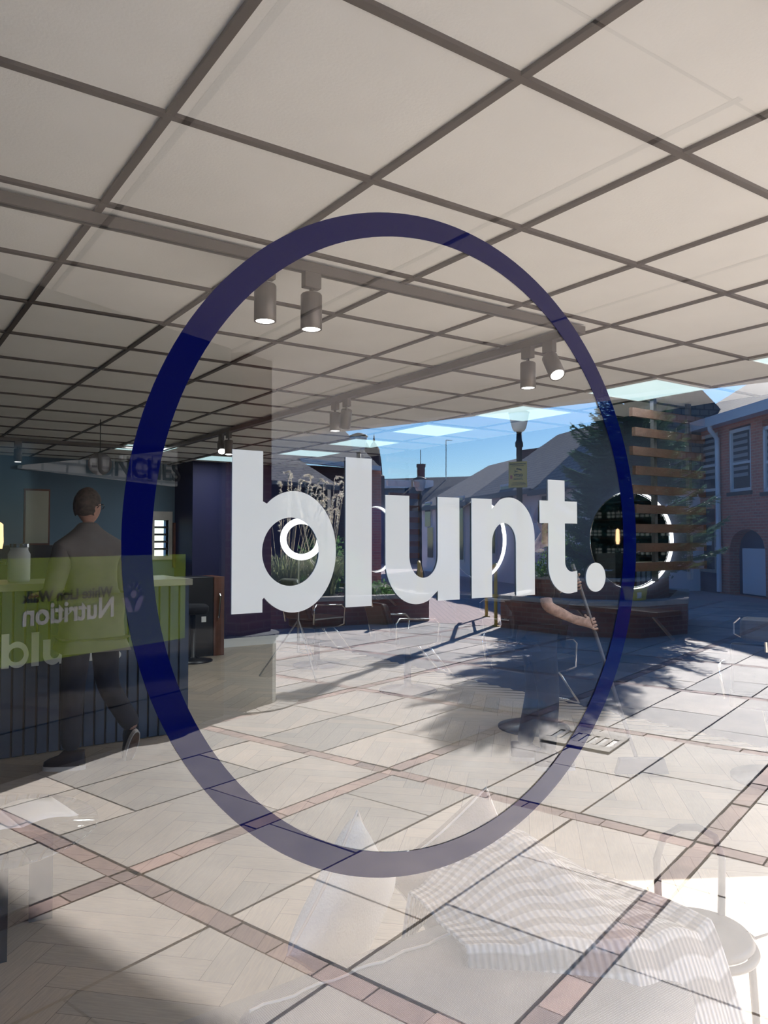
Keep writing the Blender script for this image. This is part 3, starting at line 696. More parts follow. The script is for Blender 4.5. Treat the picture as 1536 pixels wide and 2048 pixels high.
# shrubs and flowers under the tree
def leafball(name, label, c, r, m, cat, grp=None, n=420, ls=0.05, sq=(1, 1, 0.7), seed=1):
    rnd = random.Random(seed); mb = MB()
    for i in range(n):
        d = Vector((rnd.gauss(0, 1), rnd.gauss(0, 1), rnd.gauss(0, 1))).normalized()*r*rnd.uniform(0.55, 1)
        p = c+Vector((d.x*sq[0], d.y*sq[1], abs(d.z)*sq[2])); a = Vector((rnd.gauss(0, 1), rnd.gauss(0, 1), rnd.gauss(0, 1))).normalized(); b = a.orthogonal().normalized(); w = rnd.uniform(0.7, 1.3)*ls
        mb.poly([p, p+a*w*0.5+b*w*0.28, p+a*w, p+a*w*0.5-b*w*0.28], 0.5)
    o = mb.build(name, m, weld=False); tag(o, label, cat, grp); o['kind'] = 'stuff' if cat == 'flowers' else o.get('kind', ''); 
    if not o['kind']: del o['kind']
    return o
leafball('shrub', 'small leafy shrub with pale flowers at the left end of the red brick planter', EX(9.75, 8.9, 0.86), 0.55, M['leaf'], 'shrub', seed=3, n=900)
leafball('shrub', 'low bright green shrub by the right corner of the red brick planter', EX(10.95, 7.95, 0.87), 0.33, M['leaf'], 'shrub', seed=4)
leafball('shrub', 'rounded bush rising behind the notice post left of the spruce', EX(10.6, 9.45, 0.86), 0.75, M['leaf'], 'shrub', seed=9, n=1500, sq=(0.8, 0.8, 1.5))
leafball('shrub', 'low dark shrub with pinkish flowers beside the steps in the long planter', EX(8.1, 11.9, 0.40), 0.45, M['leaf'], 'shrub', seed=5, n=900)
leafball('shrub', 'taller glossy shrub behind the pampas grass', EX(8.0, 13.6, 0.40), 0.9, M['leaf'], 'shrub', seed=6, n=1600, ls=0.08, sq=(1, 1, 1.35))
leafball('flower_clump', 'small clump of pale pink flowers in front of the pampas grass', EX(7.4, 11.75, 0.44), 0.30, M['flower'], 'flowers', seed=7, n=200, ls=0.035, sq=(1, 1, 0.5))
# pampas grass
def pampas(base, n, lab, seed, nP=34):
    rnd = random.Random(seed); t = thing('pampas_grass', lab, 'grass', base)
    mb = MB()
    for i in range(n):
        a = rnd.uniform(0, 2*PI); L = rnd.uniform(0.9, 1.7); out = rnd.uniform(0.25, 1.0)*L*0.75; dr = Vector((math.cos(a), math.sin(a), 0)); w = dr.cross(Vector((0, 0, 1)))*0.010
        b = base+dr*rnd.uniform(0, 0.22); prev = None
        for k in range(8):
            tt = k/7; p = b+dr*out*tt**1.4+Vector((0, 0, L*(tt*1.15-0.75*tt**2.6))); ww = w*(1-tt*0.85)
            if prev: mb.poly([prev[0]-prev[1], prev[0]+prev[1], p+ww, p-ww], 0.5)
            prev = (p, ww)
    mb.build('leaves', M['grass'], t, weld=False)
    for i in range(nP):
        a = rnd.uniform(0, 2*PI); H = rnd.uniform(1.55, 2.45); dr = Vector((math.cos(a), math.sin(a), 0)); out = rnd.uniform(0.1, 0.75); tip = Vector((rnd.uniform(-1, 1), rnd.uniform(-1, 1), 0)).normalized()
        mb = MB(); pts = [base+dr*(0.1+out*tt)+Vector((0, 0, H*tt)) for tt in (0, 0.25, 0.5, 0.75, 0.92)]
        pts.append(pts[-1]+tip*0.06+Vector((0, 0, 0.05))); pts.append(pts[-1]+tip*0.12-Vector((0, 0, 0.04)))
        mb.tube(pts, [0.005, 0.005, 0.004, 0.004, 0.003, 0.002, 0.001], 5)
        for k in range(110):
            tt = rnd.uniform(0, 1); i0 = 3+tt*3; ia = min(int(i0), 5); f = i0-ia; p = pts[ia].lerp(pts[ia+1], f)
            d = Vector((rnd.gauss(0, 1), rnd.gauss(0, 1), rnd.gauss(0, .6)-0.2)).normalized()*rnd.uniform(0.03, 0.055)*(1-0.4*abs(tt-0.5)); s_ = d.orthogonal().normalized()*0.009
            mb.poly([p-s_, p+s_, p+d+tip*0.02], 0.5)
        mb.build('plume', M['plume'], t, weld=False)
pampas(EX(6.15, 12.0, 0.4), 420, 'tall pampas grass with feathery plumes against the brick pillar', 21, 26)
pampas(EX(7.25, 12.5, 0.4), 420, 'spreading pampas grass with drooping plumes in the middle of the long planter', 22, 22)

# handrails, posts, lamps
def handrail(pA, pB, hA, hB, label):
    t = thing('handrail', label, 'handrail', EX(pA[0], pA[1], 0), 'yellow painted handrails of the path between the planters')
    A = Vector(EX(pA[0], pA[1], 0)); B = Vector(EX(pB[0], pB[1], 0)); up = Vector((0, 0, 1)); d = (B-A).normalized()
    for p, h in ((A, hA), (B, hB)):
        mb = MB(); mb.tube([p, p+up*h], 0.030, 12); mb.tube([p+up*(h*0.5-0.03), p+up*(h*0.5+0.03)], 0.042, 12); mb.tube([p, p+up*0.02], 0.07, 12); mb.build('post', M['yellow'], t, smooth=False)
    mb = MB(); mb.tube([A-d*0.10+up*(hA-0.01), A+up*(hA+0.015), B+up*(hB+0.015), B+d*0.25+up*(hB-0.10)], 0.030, 12); mb.build('top_rail', M['yellow'], t)
    mb = MB(); mb.tube([A+up*hA*0.5, B+up*hB*0.5], 0.022, 10); mb.build('lower_rail', M['yellow'], t)
handrail((8.69, 11.42), (9.65, 12.6), 1.05, 0.80, 'left of the two yellow handrails, beside the pampas planter')
handrail((9.05, 9.72), (10.0, 11.0), 1.05, 0.80, 'right of the two yellow handrails, beside the spruce planter')
def lamp_post(base, H, label, sign=False):
    t = thing('street_lamp', label, 'street lamp', base, 'black street lamps with white lanterns')
    up = Vector((0, 0, 1))
    mb = MB(); mb.lathe([(0.13, 0), (0.13, 0.45), (0.09, 0.55), (0.062, 0.7), (0.055, H*0.9-0.3), (0.075, H*0.9-0.28), (0.075, H*0.9-0.2), (0.055, H*0.9-0.16), (0.05, H-0.38)], base, 16); mb.build('post', M['black'], t, smooth=True)
    mb = MB(); mb.lathe([(0.09, H-0.38), (0.13, H-0.33), (0.19, H-0.08), (0.19, H-0.03)], base, 20); lg = mb.build('lantern', M['lampglass'], t, smooth=True)
    mb = MB(); mb.lathe([(0.21, H-0.03), (0.20, H), (0.08, H+0.05), (0.03, H+0.06)], base, 20); mb.build('lantern_cap', M['dark'], lg, smooth=True)
    return t
PB = Vector((10.5, 10.6)); lamp_post(EX(PB.x, PB.y, 0), 3.95, 'tall black lamp post carrying the yellow camera notice beside the spruce')
p = at(717, 1100, 17.0, EX); lamp_post(Vector((p.x, p.y, 0)), 3.80, 'lamp with a white lantern in front of the left brick building gable')
p = at(840, 1100, 23.0, EX); lamp_post(Vector((p.x, p.y, 0)), 3.30, 'distant black lamp post left of the lilac white houses')
# CCTV notice, fixed to the first post and facing the shop
tt = thing('camera_notice', 'yellow CCTV camera notice fixed to the black post', 'sign', EX(PB.x, PB.y, 2.45))
fN = -Vector((PB.x, PB.y)).normalized(); rN = Vector((-fN.y, fN.x))       # rN = right in the reflected view
if rN.dot(Vector((R0.x, R0.y))) < 0: rN = -rN
rN = (Matrix.Rotation(math.radians(-14), 2) @ rN)
fN = Vector((rN.y, -rN.x)) if Vector((rN.y, -rN.x)).dot(fN) > 0 else Vector((-rN.y, rN.x))
def NP(x, z, k): q = PB+rN*x+fN*k; return EX(q.x, q.y, z)
def nbox(mb, x0, x1, z0, z1, k0, k1):
    mb.hexa([NP(x0, z0, k0), NP(x1, z0, k0), NP(x1, z0, k1), NP(x0, z0, k1)], [NP(x0, z1, k0), NP(x1, z1, k0), NP(x1, z1, k1), NP(x0, z1, k1)])
hz = 2.48; mb = MB(); nbox(mb, -0.19, 0.17, hz, hz+0.50, 0.07, 0.078); nb_ = mb.build('board', M['signyellow'], tt)
def ntext(body, xr, z, size, m=M['ink'], bold=0.004):
    me = text_mesh(body, size, 0.002, lambda x, y, zz: NP(xr-x, z+y, 0.081+zz), bold); finish_mesh('writing', me, m, nb_)
ntext('CCTV', 0.085, hz+0.215, 0.065)
mb = MB()
for z, a, b, h in ((0.445, -0.165, 0.145, 0.018), (0.415, -0.13, 0.11, 0.010), (0.175, -0.09, 0.075, 0.008), (0.150, -0.10, 0.09, 0.008), (0.095, -0.12, 0.12, 0.008), (0.065, -0.14, 0.145, 0.010), (0.045, -0.14, 0.145, 0.006)):
    nbox(mb, a, b, hz+z, hz+z+h, 0.078, 0.080)
    mb.build('printed_line', M['ink'], nb_); mb = MB()
mb.extr([NP(-0.03, hz+0.375, 0.079), NP(0.07, hz+0.35, 0.079), NP(0.065, hz+0.325, 0.079), NP(-0.04, hz+0.352, 0.079)], NP(0, 0, 0.002)-NP(0, 0, 0))
nbox(mb, -0.07, -0.055, hz+0.29, hz+0.335, 0.078, 0.080); nbox(mb, -0.055, -0.01, hz+0.305, hz+0.318, 0.078, 0.080); mb.build('camera_symbol', M['ink'], tt)
mb = MB(); nbox(mb, -0.160, -0.115, hz+0.17, hz+0.24, 0.078, 0.080); mb.build('red_symbol', M['redprint'], tt)
# yellow tub on the planter coping
pt = at(1222, 1217, 11.9, EX); qv = insR(0.2)[2]
pt = EX(9.95, 7.55, 0.551)
tb = thing('plastic_tub', 'yellow plastic tub standing on the brick planter coping', 'tub', pt)
mb = MB(); mb.hexa([pt+Vector((x, y, 0)) for x, y in ((-.13, -.10), (.13, -.10), (.13, .10), (-.13, .10))], [pt+Vector((x, y, .19)) for x, y in ((-.155, -.12), (.155, -.12), (.155, .12), (-.155, .12))]); mb.build('tub_body', M['tub'], tb, bevel=0.01)
mb = MB(); mb.box(pt.x-.165, pt.x+.165, pt.y-.13, pt.y+.13, pt.z+.19, pt.z+.215); mb.build('lid', M['yellow'], tb, bevel=0.008)
mb = MB(); mb.box(pt.x-.10, pt.x+.0, pt.y+.105, pt.y+.119, pt.z+.04, pt.z+.13); mb.build('printed_label', M['white'], tb)
# drain grate and manhole cover
g0 = [floor_at(u, v) for u, v in ((1128, 1456), (1250, 1480), (1215, 1504), (1090, 1480))]
dg_ = thing('drain_grate', 'rectangular slotted steel drain grate set in the paving', 'drain', (g0[0]+g0[2])/2)
def bil(a, b): return g0[0].lerp(g0[1], a).lerp(g0[3].lerp(g0[2], a), b)
mb = MB(); mb.extr([bil(0, 0)+Vector((0, 0, .001)), bil(1, 0)+Vector((0, 0, .001)), bil(1, 1)+Vector((0, 0, .001)), bil(0, 1)+Vector((0, 0, .001))], (0, 0, 0.006)); mb.build('slot_shadow', M['black'], dg_)
mb = MB(); N = 7
def gb_(a0, a1, b0, b1): mb.extr([bil(a0, b0)+Vector((0, 0, .006)), bil(a1, b0)+Vector((0, 0, .006)), bil(a1, b1)+Vector((0, 0, .006)), bil(a0, b1)+Vector((0, 0, .006))], (0, 0, 0.008))
gb_(-.05, 1.05, -.10, 0.22); gb_(-.05, 1.05, .80, 1.10); gb_(-.05, 0.02, .2, .82); gb_(.98, 1.05, .2, .82)
for i in range(1, N): gb_(i/N-.035, i/N+.035, .2, .82)
mb.build('bars', M['stoneledge'], dg_)
c = floor_at(1043, 1408); mb = MB(); mb.lathe([(0.0, 0.012), (0.22, 0.012), (0.235, 0.0)], c, 32); tag(mb.build('manhole_cover', M['manhole']), 'small round pale metal cover set in the paving at the edge of the tree shadow', 'manhole cover')

# ================================================================== OUTSIDE: buildings
WD = Vector((0.5, 0.866)); WP = Vector((19.5, 12.0)); WNn = Vector((0.866, -0.5))      # wall line of the brick building, WNn points away behind it
def BW(s, k, h): p = WP+WD*s+WNn*k; return EX(p.x, p.y, h)
def bws(u, v):
    n = Vector((WNn.x, WNn.y, 0)); r = ray(u, v); P = Vector((WP.x, WP.y, 0)); t = P.dot(n)/r.dot(n); p = r*t
    return (Vector((p.x, p.y))-WP).dot(WD), p.z+EYE
def bbox(mb, s0, s1, k0, k1, h0, h1):
    mb.hexa([BW(s0, k0, h0), BW(s1, k0, h0), BW(s1, k1, h0), BW(s0, k1, h0)], [BW(s0, k0, h1), BW(s1, k0, h1), BW(s1, k1, h1), BW(s0, k1, h1)])
sL = bws(1352, 900)[0]; EV = bws(1440, 842)[1]
bb = thing('brick_building', 'long red brick building with slate roof and tall white sash windows right of the spruce', 'building', BW(0, 0, 0))
# wall with openings: windows (upper) and shop/arch (lower) are cut out of the wall band by band
wins = []
for u0, u1, vt_, vb_ in ((1398, 1437, 862, 986), (1459, 1503, 848, 985), (1526, 1580, 838, 984)):
    a, _ = bws(u0, vb_); b, _ = bws(u1, vb_); wins.append((min(a, b), max(a, b), bws(u0, vb_)[1], bws(u1, vt_)[1]-0.02))
shop = (bws(1440, 1100)[0]+0.15, bws(1372, 1100)[0], 0.55, bws(1400, 1050)[1])
arch = (bws(1530, 1060)[0], bws(1458, 1060)[0], 0.0, bws(1500, 1058)[1])
zW0 = min(w[2] for w in wins); zW1 = max(w[3] for w in wins)
mb = MB(); S0 = -14.0; DEPTH = 7
bbox(mb, S0, sL, 0, 0.3, zW1, EV)
cur = S0
for w in sorted(wins): bbox(mb, cur, w[0], 0, 0.3, zW0, zW1); cur = w[1]
bbox(mb, cur, sL, 0, 0.3, zW0, zW1)
zA = max(shop[3], arch[3])+0.05
bbox(mb, S0, sL, 0, 0.3, zA, zW0)
lo = sorted([shop, arch]); cur = S0
for w in lo: bbox(mb, cur, w[0], 0, 0.3, 0, zA); bbox(mb, w[0], w[1], 0, 0.3, w[3], zA); bbox(mb, w[0], w[1], 0, 0.3, 0, max(w[2], 0.01)); cur = w[1]
bbox(mb, cur, sL, 0, 0.3, 0, zA)
bbox(mb, sL-0.3, sL, 0.3, DEPTH, 0, EV); bbox(mb, S0, sL, DEPTH-0.3, DEPTH, 0, EV)
mb.build('brick_wall', M['brick'], bb)
for w in wins:
    f = MB(); fw = 0.085
    bbox(f, w[0], w[1], 0.02, 0.12, w[2], w[2]+fw); bbox(f, w[0], w[1], 0.02, 0.12, w[3]-fw, w[3])
    bbox(f, w[0], w[0]+fw, 0.02, 0.12, w[2], w[3]); bbox(f, w[1]-fw, w[1], 0.02, 0.12, w[2], w[3])
    zm = w[2]+(w[3]-w[2])*0.45; bbox(f, w[0], w[1], 0.03, 0.11, zm-0.03, zm+0.03)
    fo = f.build('window', M['winframe'], bb)
    g_ = MB(); bbox(g_, w[0]+fw, w[1]-fw, 0.075, 0.085, w[2]+fw, w[3]-fw); g_.build('pane', M['winglass'], fo)
    b_ = MB(); n = 7
    for i in range(n):
        z = w[3]-fw-0.10-i*0.17
        bbox(b_, w[0]+fw+0.18, w[1]-fw-0.02, 0.064, 0.074, z-0.06, z+0.03)
    b_.build('blind', M['blind'], fo)
    s_ = MB(); bbox(s_, w[0]-0.05, w[1]+0.05, -0.06, 0.15, w[2]-0.10, w[2]-0.005); s_.build('sill', M['dark'], bb)
# roof, gutter, downpipe
mb = MB(); RZ = EV+2.2
mb.hexa([BW(S0, -0.25, EV-0.02), BW(sL+0.25, -0.25, EV-0.02), BW(sL+0.25, DEPTH+0.2, EV-0.02), BW(S0, DEPTH+0.2, EV-0.02)], [BW(S0, DEPTH/2-0.1, RZ), BW(sL+0.25, DEPTH/2-0.1, RZ), BW(sL+0.25, DEPTH/2+0.1, RZ), BW(S0, DEPTH/2+0.1, RZ)])
mb.build('slate_roof', M['slate'], bb)
mb = MB(); bbox(mb, S0, sL+0.25, -0.36, -0.22, EV-0.16, EV+0.10); bbox(mb, S0, sL+0.2, -0.22, 0.0, EV-0.16, EV-0.08); gu = mb.build('gutter', M['gutter'], bb)
sd0 = bws(1443, 1000)[0]; mb = MB(); mb.tube([BW(sd0, -0.30, EV-0.1), BW(sd0, -0.30, EV-0.25), BW(sd0, -0.10, EV-0.5), BW(sd0, -0.10, 0.05)], 0.065, 12)
for z in (1.2, 2.6): mb.tube([BW(sd0, -0.10, z), BW(sd0, -0.10, z+0.06)], 0.085, 12)
mb.build('downpipe', M['gutter'], gu)
# shop window and arched recess
mb = MB(); bbox(mb, shop[0], shop[1], 0.10, 0.16, shop[2], shop[3]); spn = mb.build('shop_window', M['winglass'], bb)
mb = MB(); bbox(mb, shop[0], shop[1], -0.03, 0.1, 0.0, shop[2]); bbox(mb, shop[0]-0.12, shop[0], -0.03, 0.1, 0, shop[3]); bbox(mb, shop[1], shop[1]+0.12, -0.03, 0.1, 0, shop[3]); mb.build('shop_surround', M['shopblue'], bb)
mb = MB(); bbox(mb, shop[0], shop[1], -0.05, 0.02, shop[2], shop[2]+0.09); bbox(mb, shop[0], shop[0]+0.07, -0.04, 0.05, shop[2], shop[3]); mb.build('shop_sill', M['stoneledge'], bb)
mb = MB(); bbox(mb, shop[0]+0.45, shop[0]+1.25, 0.06, 0.09, shop[2]+0.75, shop[3]-0.35); mb.build('shop_poster', M['gutter'], spn)
mb = MB(); mb.hexa([BW(shop[0]+0.1, -0.75, shop[3]-0.15), BW(shop[1], -0.75, shop[3]-0.15), BW(shop[1], 0, shop[3]+0.1), BW(shop[0]+0.1, 0, shop[3]+0.1)], [BW(shop[0]+0.1, -0.75, shop[3]), BW(shop[1], -0.75, shop[3]), BW(shop[1], 0, shop[3]+0.45), BW(shop[0]+0.1, 0, shop[3]+0.45)]); mb.build('awning', M['dark'], bb)
mb = MB(); bbox(mb, arch[0], arch[1], 0.28, 0.34, 0, arch[3]); eb = mb.build('entrance', M['shopblue'], bb)
mb = MB(); bbox(mb, arch[0]+0.25, arch[1]-0.25, 0.22, 0.28, 0.05, arch[3]-0.5); mb.build('entrance_door', M['gutter'], eb)
mb = MB(); NA = 16
def az(t): return arch[3]-0.55+0.55*math.sqrt(max(0, 1-(2*t-1)**2))
for i in range(NA):
    t0, t1 = i/NA, (i+1)/NA; xa_, xb_ = arch[0]+(arch[1]-arch[0])*t0, arch[0]+(arch[1]-arch[0])*t1
    mb.hexa([BW(xa_, 0, az(t0)), BW(xb_, 0, az(t1)), BW(xb_, 0.28, az(t1)), BW(xa_, 0.28, az(t0))], [BW(xa_, 0, arch[3]+.002), BW(xb_, 0, arch[3]+.002), BW(xb_, 0.28, arch[3]+.002), BW(xa_, 0.28, arch[3]+.002)])
mb.build('brick_arch', M['brick'], bb)

# lilac white houses in the distance, three stepping away
HD = Vector((0.36, 0.933)); HNn = Vector((0.933, -0.36)); HP = Vector((17.6, 17.6))
def hws(u, v):
    n = Vector((HNn.x, HNn.y, 0)); r = ray(u, v); P = Vector((HP.x, HP.y, 0)); t = P.dot(n)/r.dot(n); p = r*t
    return (Vector((p.x, p.y))-HP).dot(HD), p.z+EYE
def HWp(s, k, h): p = HP+HD*s+HNn*k; return EX(p.x, p.y, h)
def house(u0, u1, v0, v1, ridge_v, label, wins_, depth=7.0):
    """u0 left/far end, u1 right/near end; v0, v1 eave heights there"""
    s0, z0 = hws(u0, v0); s1, z1 = hws(u1, v1); zz = (z0+z1)/2; a, b = min(s0, s1), max(s0, s1)
    t = thing('terraced_house', label, 'house', HWp(a, 0, 0), 'lilac white houses with slate roofs')
    def hb(mb, x0, x1, k0, k1, h0, h1): mb.hexa([HWp(x0, k0, h0), HWp(x1, k0, h0), HWp(x1, k1, h0), HWp(x0, k1, h0)], [HWp(x0, k0, h1), HWp(x1, k0, h1), HWp(x1, k1, h1), HWp(x0, k1, h1)])
    mb = MB(); hb(mb, a, b, 0, depth, -0.1, zz); mb.build('wall', M['render'], t)
    rz = zz+ridge_v; mb = MB()
    mb.hexa([HWp(a-.1, -.35, zz-.05), HWp(b+.1, -.35, zz-.05), HWp(b+.1, depth+.3, zz-.05), HWp(a-.1, depth+.3, zz-.05)], [HWp(a-.1, depth/2-.1, rz), HWp(b+.1, depth/2-.1, rz), HWp(b+.1, depth/2+.1, rz), HWp(a-.1, depth/2+.1, rz)])
    mb.build('roof', M['slatewarm'], t)
    mb = MB(); hb(mb, a-.1, b+.1, -.42, -.32, zz-.15, zz); mb.build('eave_gutter', M['shopblue'], t)
    for (wu, wv, ww, wh) in wins_:
        sx, sz = hws(wu, wv)
        f = MB(); hb(f, sx-ww/2, sx+ww/2, -.05, .0, sz-wh/2, sz+wh/2); fo = f.build('window_frame', M['winframe'], t)
        f = MB(); hb(f, sx-ww/2+.08, sx+ww/2-.08, -.065, -.05, sz-wh/2+.08, sz+wh/2-.08); f.build('window_pane', M['winglass'], fo)
    return t, hb
t1, hb1 = house(843, 950, 1017, 1003, 2.1, 'farthest of the lilac white houses, nearest the distant lamp post', [(858, 1030, 1.0, 1.2), (863, 1085, 1.0, 1.5), (920, 1025, 1.2, 1.3), (922, 1085, 1.0, 1.5)])
t2, hb2 = house(952, 1080, 993, 981, 2.5, 'middle lilac white house behind the black post', [(1017, 1012, 1.2, 1.5), (985, 1060, 0.9, 1.8), (1050, 1070, 0.9, 1.8)])
t3, hb3 = house(1082, 1150, 981, 974, 3.2, 'nearest and tallest of the lilac white houses, behind the spruce', [(1100, 1040, 1.0, 1.6)])
p = at(1075, 930, 31, EX); mb = MB(); mb.box(p.x-.6, p.x+.6, p.y-.4, p.y+.4, p.z-1.5, p.z+.6); tag(mb.build('chimney_stack', M['brickdark']), 'dark square chimney stack on the highest house roof', 'chimney')
# far dark slate roofed block
def solid(name, label, cat, pix, d, thick, m, extra=None):
    pts = [at(u, v, d, EX) for u, v in pix]; mb = MB(); dv = at(768, 1075, d+thick, EX)-at(768, 1075, d, EX); dv.z = 0; mb.extr(pts, dv)
    return mb, pts
far = thing('far_building', 'distant long building with a dark navy slate roof behind the lamp post', 'building', at(860, 1190, 44, EX))
mb, _ = solid('', '', '', [(748, 1010), (1010, 1010), (1010, 1130), (748, 1130)], 44, 9, None); mb.build('wall', M['shopblue'], far)
a_ = [at(u, v, 43.5, EX) for u, v in ((745, 1012), (1015, 1012))]; b_ = [at(u, v, 48, EX) for u, v in ((762, 958), (990, 951))]; c_ = [at(u, v, 52, EX) for u, v in ((745, 1009), (1015, 1009))]
mb = MB(); mb.hexa([a_[0], a_[1], c_[1], c_[0]], [b_[0], b_[1], b_[1]+Vector((0.1, -.1, 0)), b_[0]+Vector((0.1, -.1, 0))]); mb.build('roof', M['slate'], far)
mb = MB()
for u in (775, 790, 805, 850): q0 = at(u, 972, 46.3, EX); mb.box(q0.x-.5, q0.x+.5, q0.y-.5, q0.y+.2, q0.z-.15, q0.z+.35)
mb.build('skylight', M['gutter'], far)
p = at(842, 930, 47, EX); mb = MB(); mb.lathe([(0.24, -1.3), (0.24, -0.15), (0.28, -0.15), (0.28, 0.05)], p, 12); tag(mb.build('chimney_stack', M['brickdark']), 'round chimney rising behind the distant lamp post', 'chimney')
for u, v0_, v1_, lab in ((892, 880, 965, 'tall thin mast with a short top arm above the far roofs'), (841, 900, 932, 'thin aerial pole on the round chimney')):
    a0 = at(u, v1_, 47.5, EX); a1 = at(u, v0_, 47.5, EX); mb = MB(); mb.tube([a0, a1], 0.03, 6)
    if u == 892: mb.tube([a1, at(904, v0_+1, 47.5, EX)], 0.02, 6)
    tag(mb.build('aerial_mast', M['steel']), lab, 'mast')
a0 = at(1081, 915, 30.6, EX); a1 = at(1081, 893, 30.6, EX); mb = MB(); mb.tube([a0, a1], 0.02, 6); mb.tube([at(1070, 897, 30.6, EX), at(1091, 895, 30.6, EX)], 0.015, 6)
for u in (1072, 1077, 1085, 1089): mb.tube([at(u, 895, 30.3, EX), at(u, 897, 31.0, EX)], 0.010, 5)
tag(mb.build('television_aerial', M['steel']), 'small comb shaped television aerial on the dark chimney stack', 'aerial')

# left brick building with gable roof, trim and turrets
lb = thing('brick_building', 'brick building with a broad grey roof and white trim behind the pampas grass', 'building', at(650, 1190, 22, EX))
def pol(name, pix, d, thick, m): 
    mb, _ = solid('', '', '', pix, d, thick, None); return mb.build(name, m, lb)
pol('brick_wall', [(540, 925), (760, 940), (760, 1180), (540, 1180)], 22, 6, M['brickdark'])
A0 = [at(u, v, d, EX) for u, v, d in ((500, 905, 21.5), (762, 936, 21.5))]; B0 = [at(u, v, d, EX) for u, v, d in ((520, 838, 25), (680, 852, 25))]; C0 = [at(u, v, d, EX) for u, v, d in ((500, 912, 28.5), (762, 938, 28.5))]
mb = MB(); mb.hexa([A0[0], A0[1], C0[1], C0[0]], [B0[0], B0[1], B0[1]+Vector((.1, -.1, 0)), B0[0]+Vector((.1, -.1, 0))]); mb.build('roof', M['slatewarm'], lb)
pol('white_trim', [(600, 915), (762, 932), (762, 941), (600, 924)], 21.3, 0.25, M['gutter'])
pol('end_wall', [(688, 940), (762, 940), (762, 1165), (688, 1165)], 21.6, 0.4, M['brick'])
# low tiled roof in front
lt = thing('tiled_lean_to', 'low shed with a pale tiled sloping roof close behind the pampas plumes', 'shed', at(600, 1200, 17, EX))
A0 = [at(u, v, d, EX) for u, v, d in ((520, 958, 17), (680, 972, 17))]; B0 = [at(u, v, d, EX) for u, v, d in ((520, 902, 19.5), (578, 906, 19.5))]
mb = MB(); mb.hexa([A0[0]-Vector((0, 0, .1)), A0[1]-Vector((0, 0, .1)), B0[1]-Vector((0, 0, .1)), B0[0]-Vector((0, 0, .1))], [A0[0], A0[1], B0[1], B0[0]]); mb.build('roof', M['slatewarm'], lt)
mb = MB(); a0 = at(520, 965, 17.6, EX); a1 = at(655, 972, 17.6, EX); mb.extr([a0, a1, Vector((a1.x, a1.y, 0)), Vector((a0.x, a0.y, 0))], Vector((0.8, -1.2, 0))); mb.build('wall', M['blackmat'], lt)
for u, lab in ((731, 'left of the two dark pointed turrets behind the left lamp'), (748, 'right of the two dark pointed turrets behind the left lamp')):
    p = at(u, 935, 30, EX); mb = MB(); mb.lathe([(0.0, 1.35), (0.05, 1.0), (0.10, 0.95), (0.22, 0.70), (0.30, 0.2), (0.34, -0.3), (0.42, -0.35), (0.42, -1.5)], p, 10); tag(mb.build('turret', M['brickdark']), lab, 'turret', 'dark turrets')
#@@INSIDE
# ================================================================== INSIDE: ceiling lights
def ceiling_panel(i, j, label):
    x0 = GX+T*i+0.02; x1 = x0+T-0.04; y0 = GY+T*j-DG+0.02; y1 = y0+T-0.04
    t = thing('ceiling_panel_light', label, 'ceiling light', Vector(((x0+x1)/2, (y0+y1)/2, CEIL-0.02)), 'square lit panels in the ceiling grid')
    mb = MB(); mb.box(x0, x1, y0, y1, CEIL-0.012, CEIL-0.008); mb.build('diffuser', M['panel'], t)
    mb = MB()
    for a in ((x0-.012, x0, y0-.012, y1+.012), (x1, x1+.012, y0-.012, y1+.012), (x0, x1, y0-.012, y0), (x0, x1, y1, y1+.012)): mb.box(*a, CEIL-0.016, CEIL-0.006)
    mb.build('frame', M['white'], t)
    l = bpy.data.lights.new('panel_glow', 'AREA'); l.shape = 'SQUARE'; l.size = 0.52; l.energy = PANEL_W; l.color = (0.90, 0.97, 1.0)
    lo = bpy.data.objects.new('panel_glow', l); COL.objects.link(lo); lo.parent = t; lo.location = (0, 0, -0.005)
PANEL_W = 8
wh = ['nearest the window and the right edge', 'second from the window, above the spruce', 'third from the window, above the black lamp post', 'fourth from the window, over the open sky', 'fifth from the window, beside the left lamp', 'sixth from the window, above the pampas plumes']
for k, j in enumerate((1, 3, 5, 7, 9, 11)): ceiling_panel(6, j, 'square lit panel of the right row, '+wh[k])
ceiling_panel(3, 12, 'square lit ceiling panel left of the blue ring edge, above the counter'); ceiling_panel(5, 13, 'square lit ceiling panel just right of the blue ring edge, left of the letter b')

# track rails
TRY = 2.49; TRX = 2.87
tr = thing('lighting_track', 'long grey lighting track running along the window under the ceiling', 'lighting track', IN(0.6, TRY, CEIL-0.03))
mb = MB(); mb.box(XL, TRX+0.03, TRY-DG-0.018, TRY-DG+0.018, CEIL-0.042, CEIL-0.007); mb.build('rail', M['track'], tr)
mb = MB(); mb.box(XL, TRX, TRY-DG-0.006, TRY-DG+0.006, CEIL-0.043, CEIL-0.0415); mb.build('slot', M['black'], tr)
tr = thing('lighting_track', 'grey lighting track running from the corner back towards the rear wall', 'lighting track', IN(TRX, 5, CEIL-0.03))
mb = MB(); mb.box(TRX-0.018, TRX+0.018, TRY-DG+0.02, 9.6-DG, CEIL-0.042, CEIL-0.007); mb.build('rail', M['track'], tr)
tr = thing('lighting_track', 'far grey lighting track crossing above the counter at the back left', 'lighting track', IN(1.5, 8.6, CEIL-0.03))
mb = MB(); mb.box(XL, TRX-0.1, 8.6-DG-0.018, 8.6-DG+0.018, CEIL-0.042, CEIL-0.007); mb.build('rail', M['track'], tr)
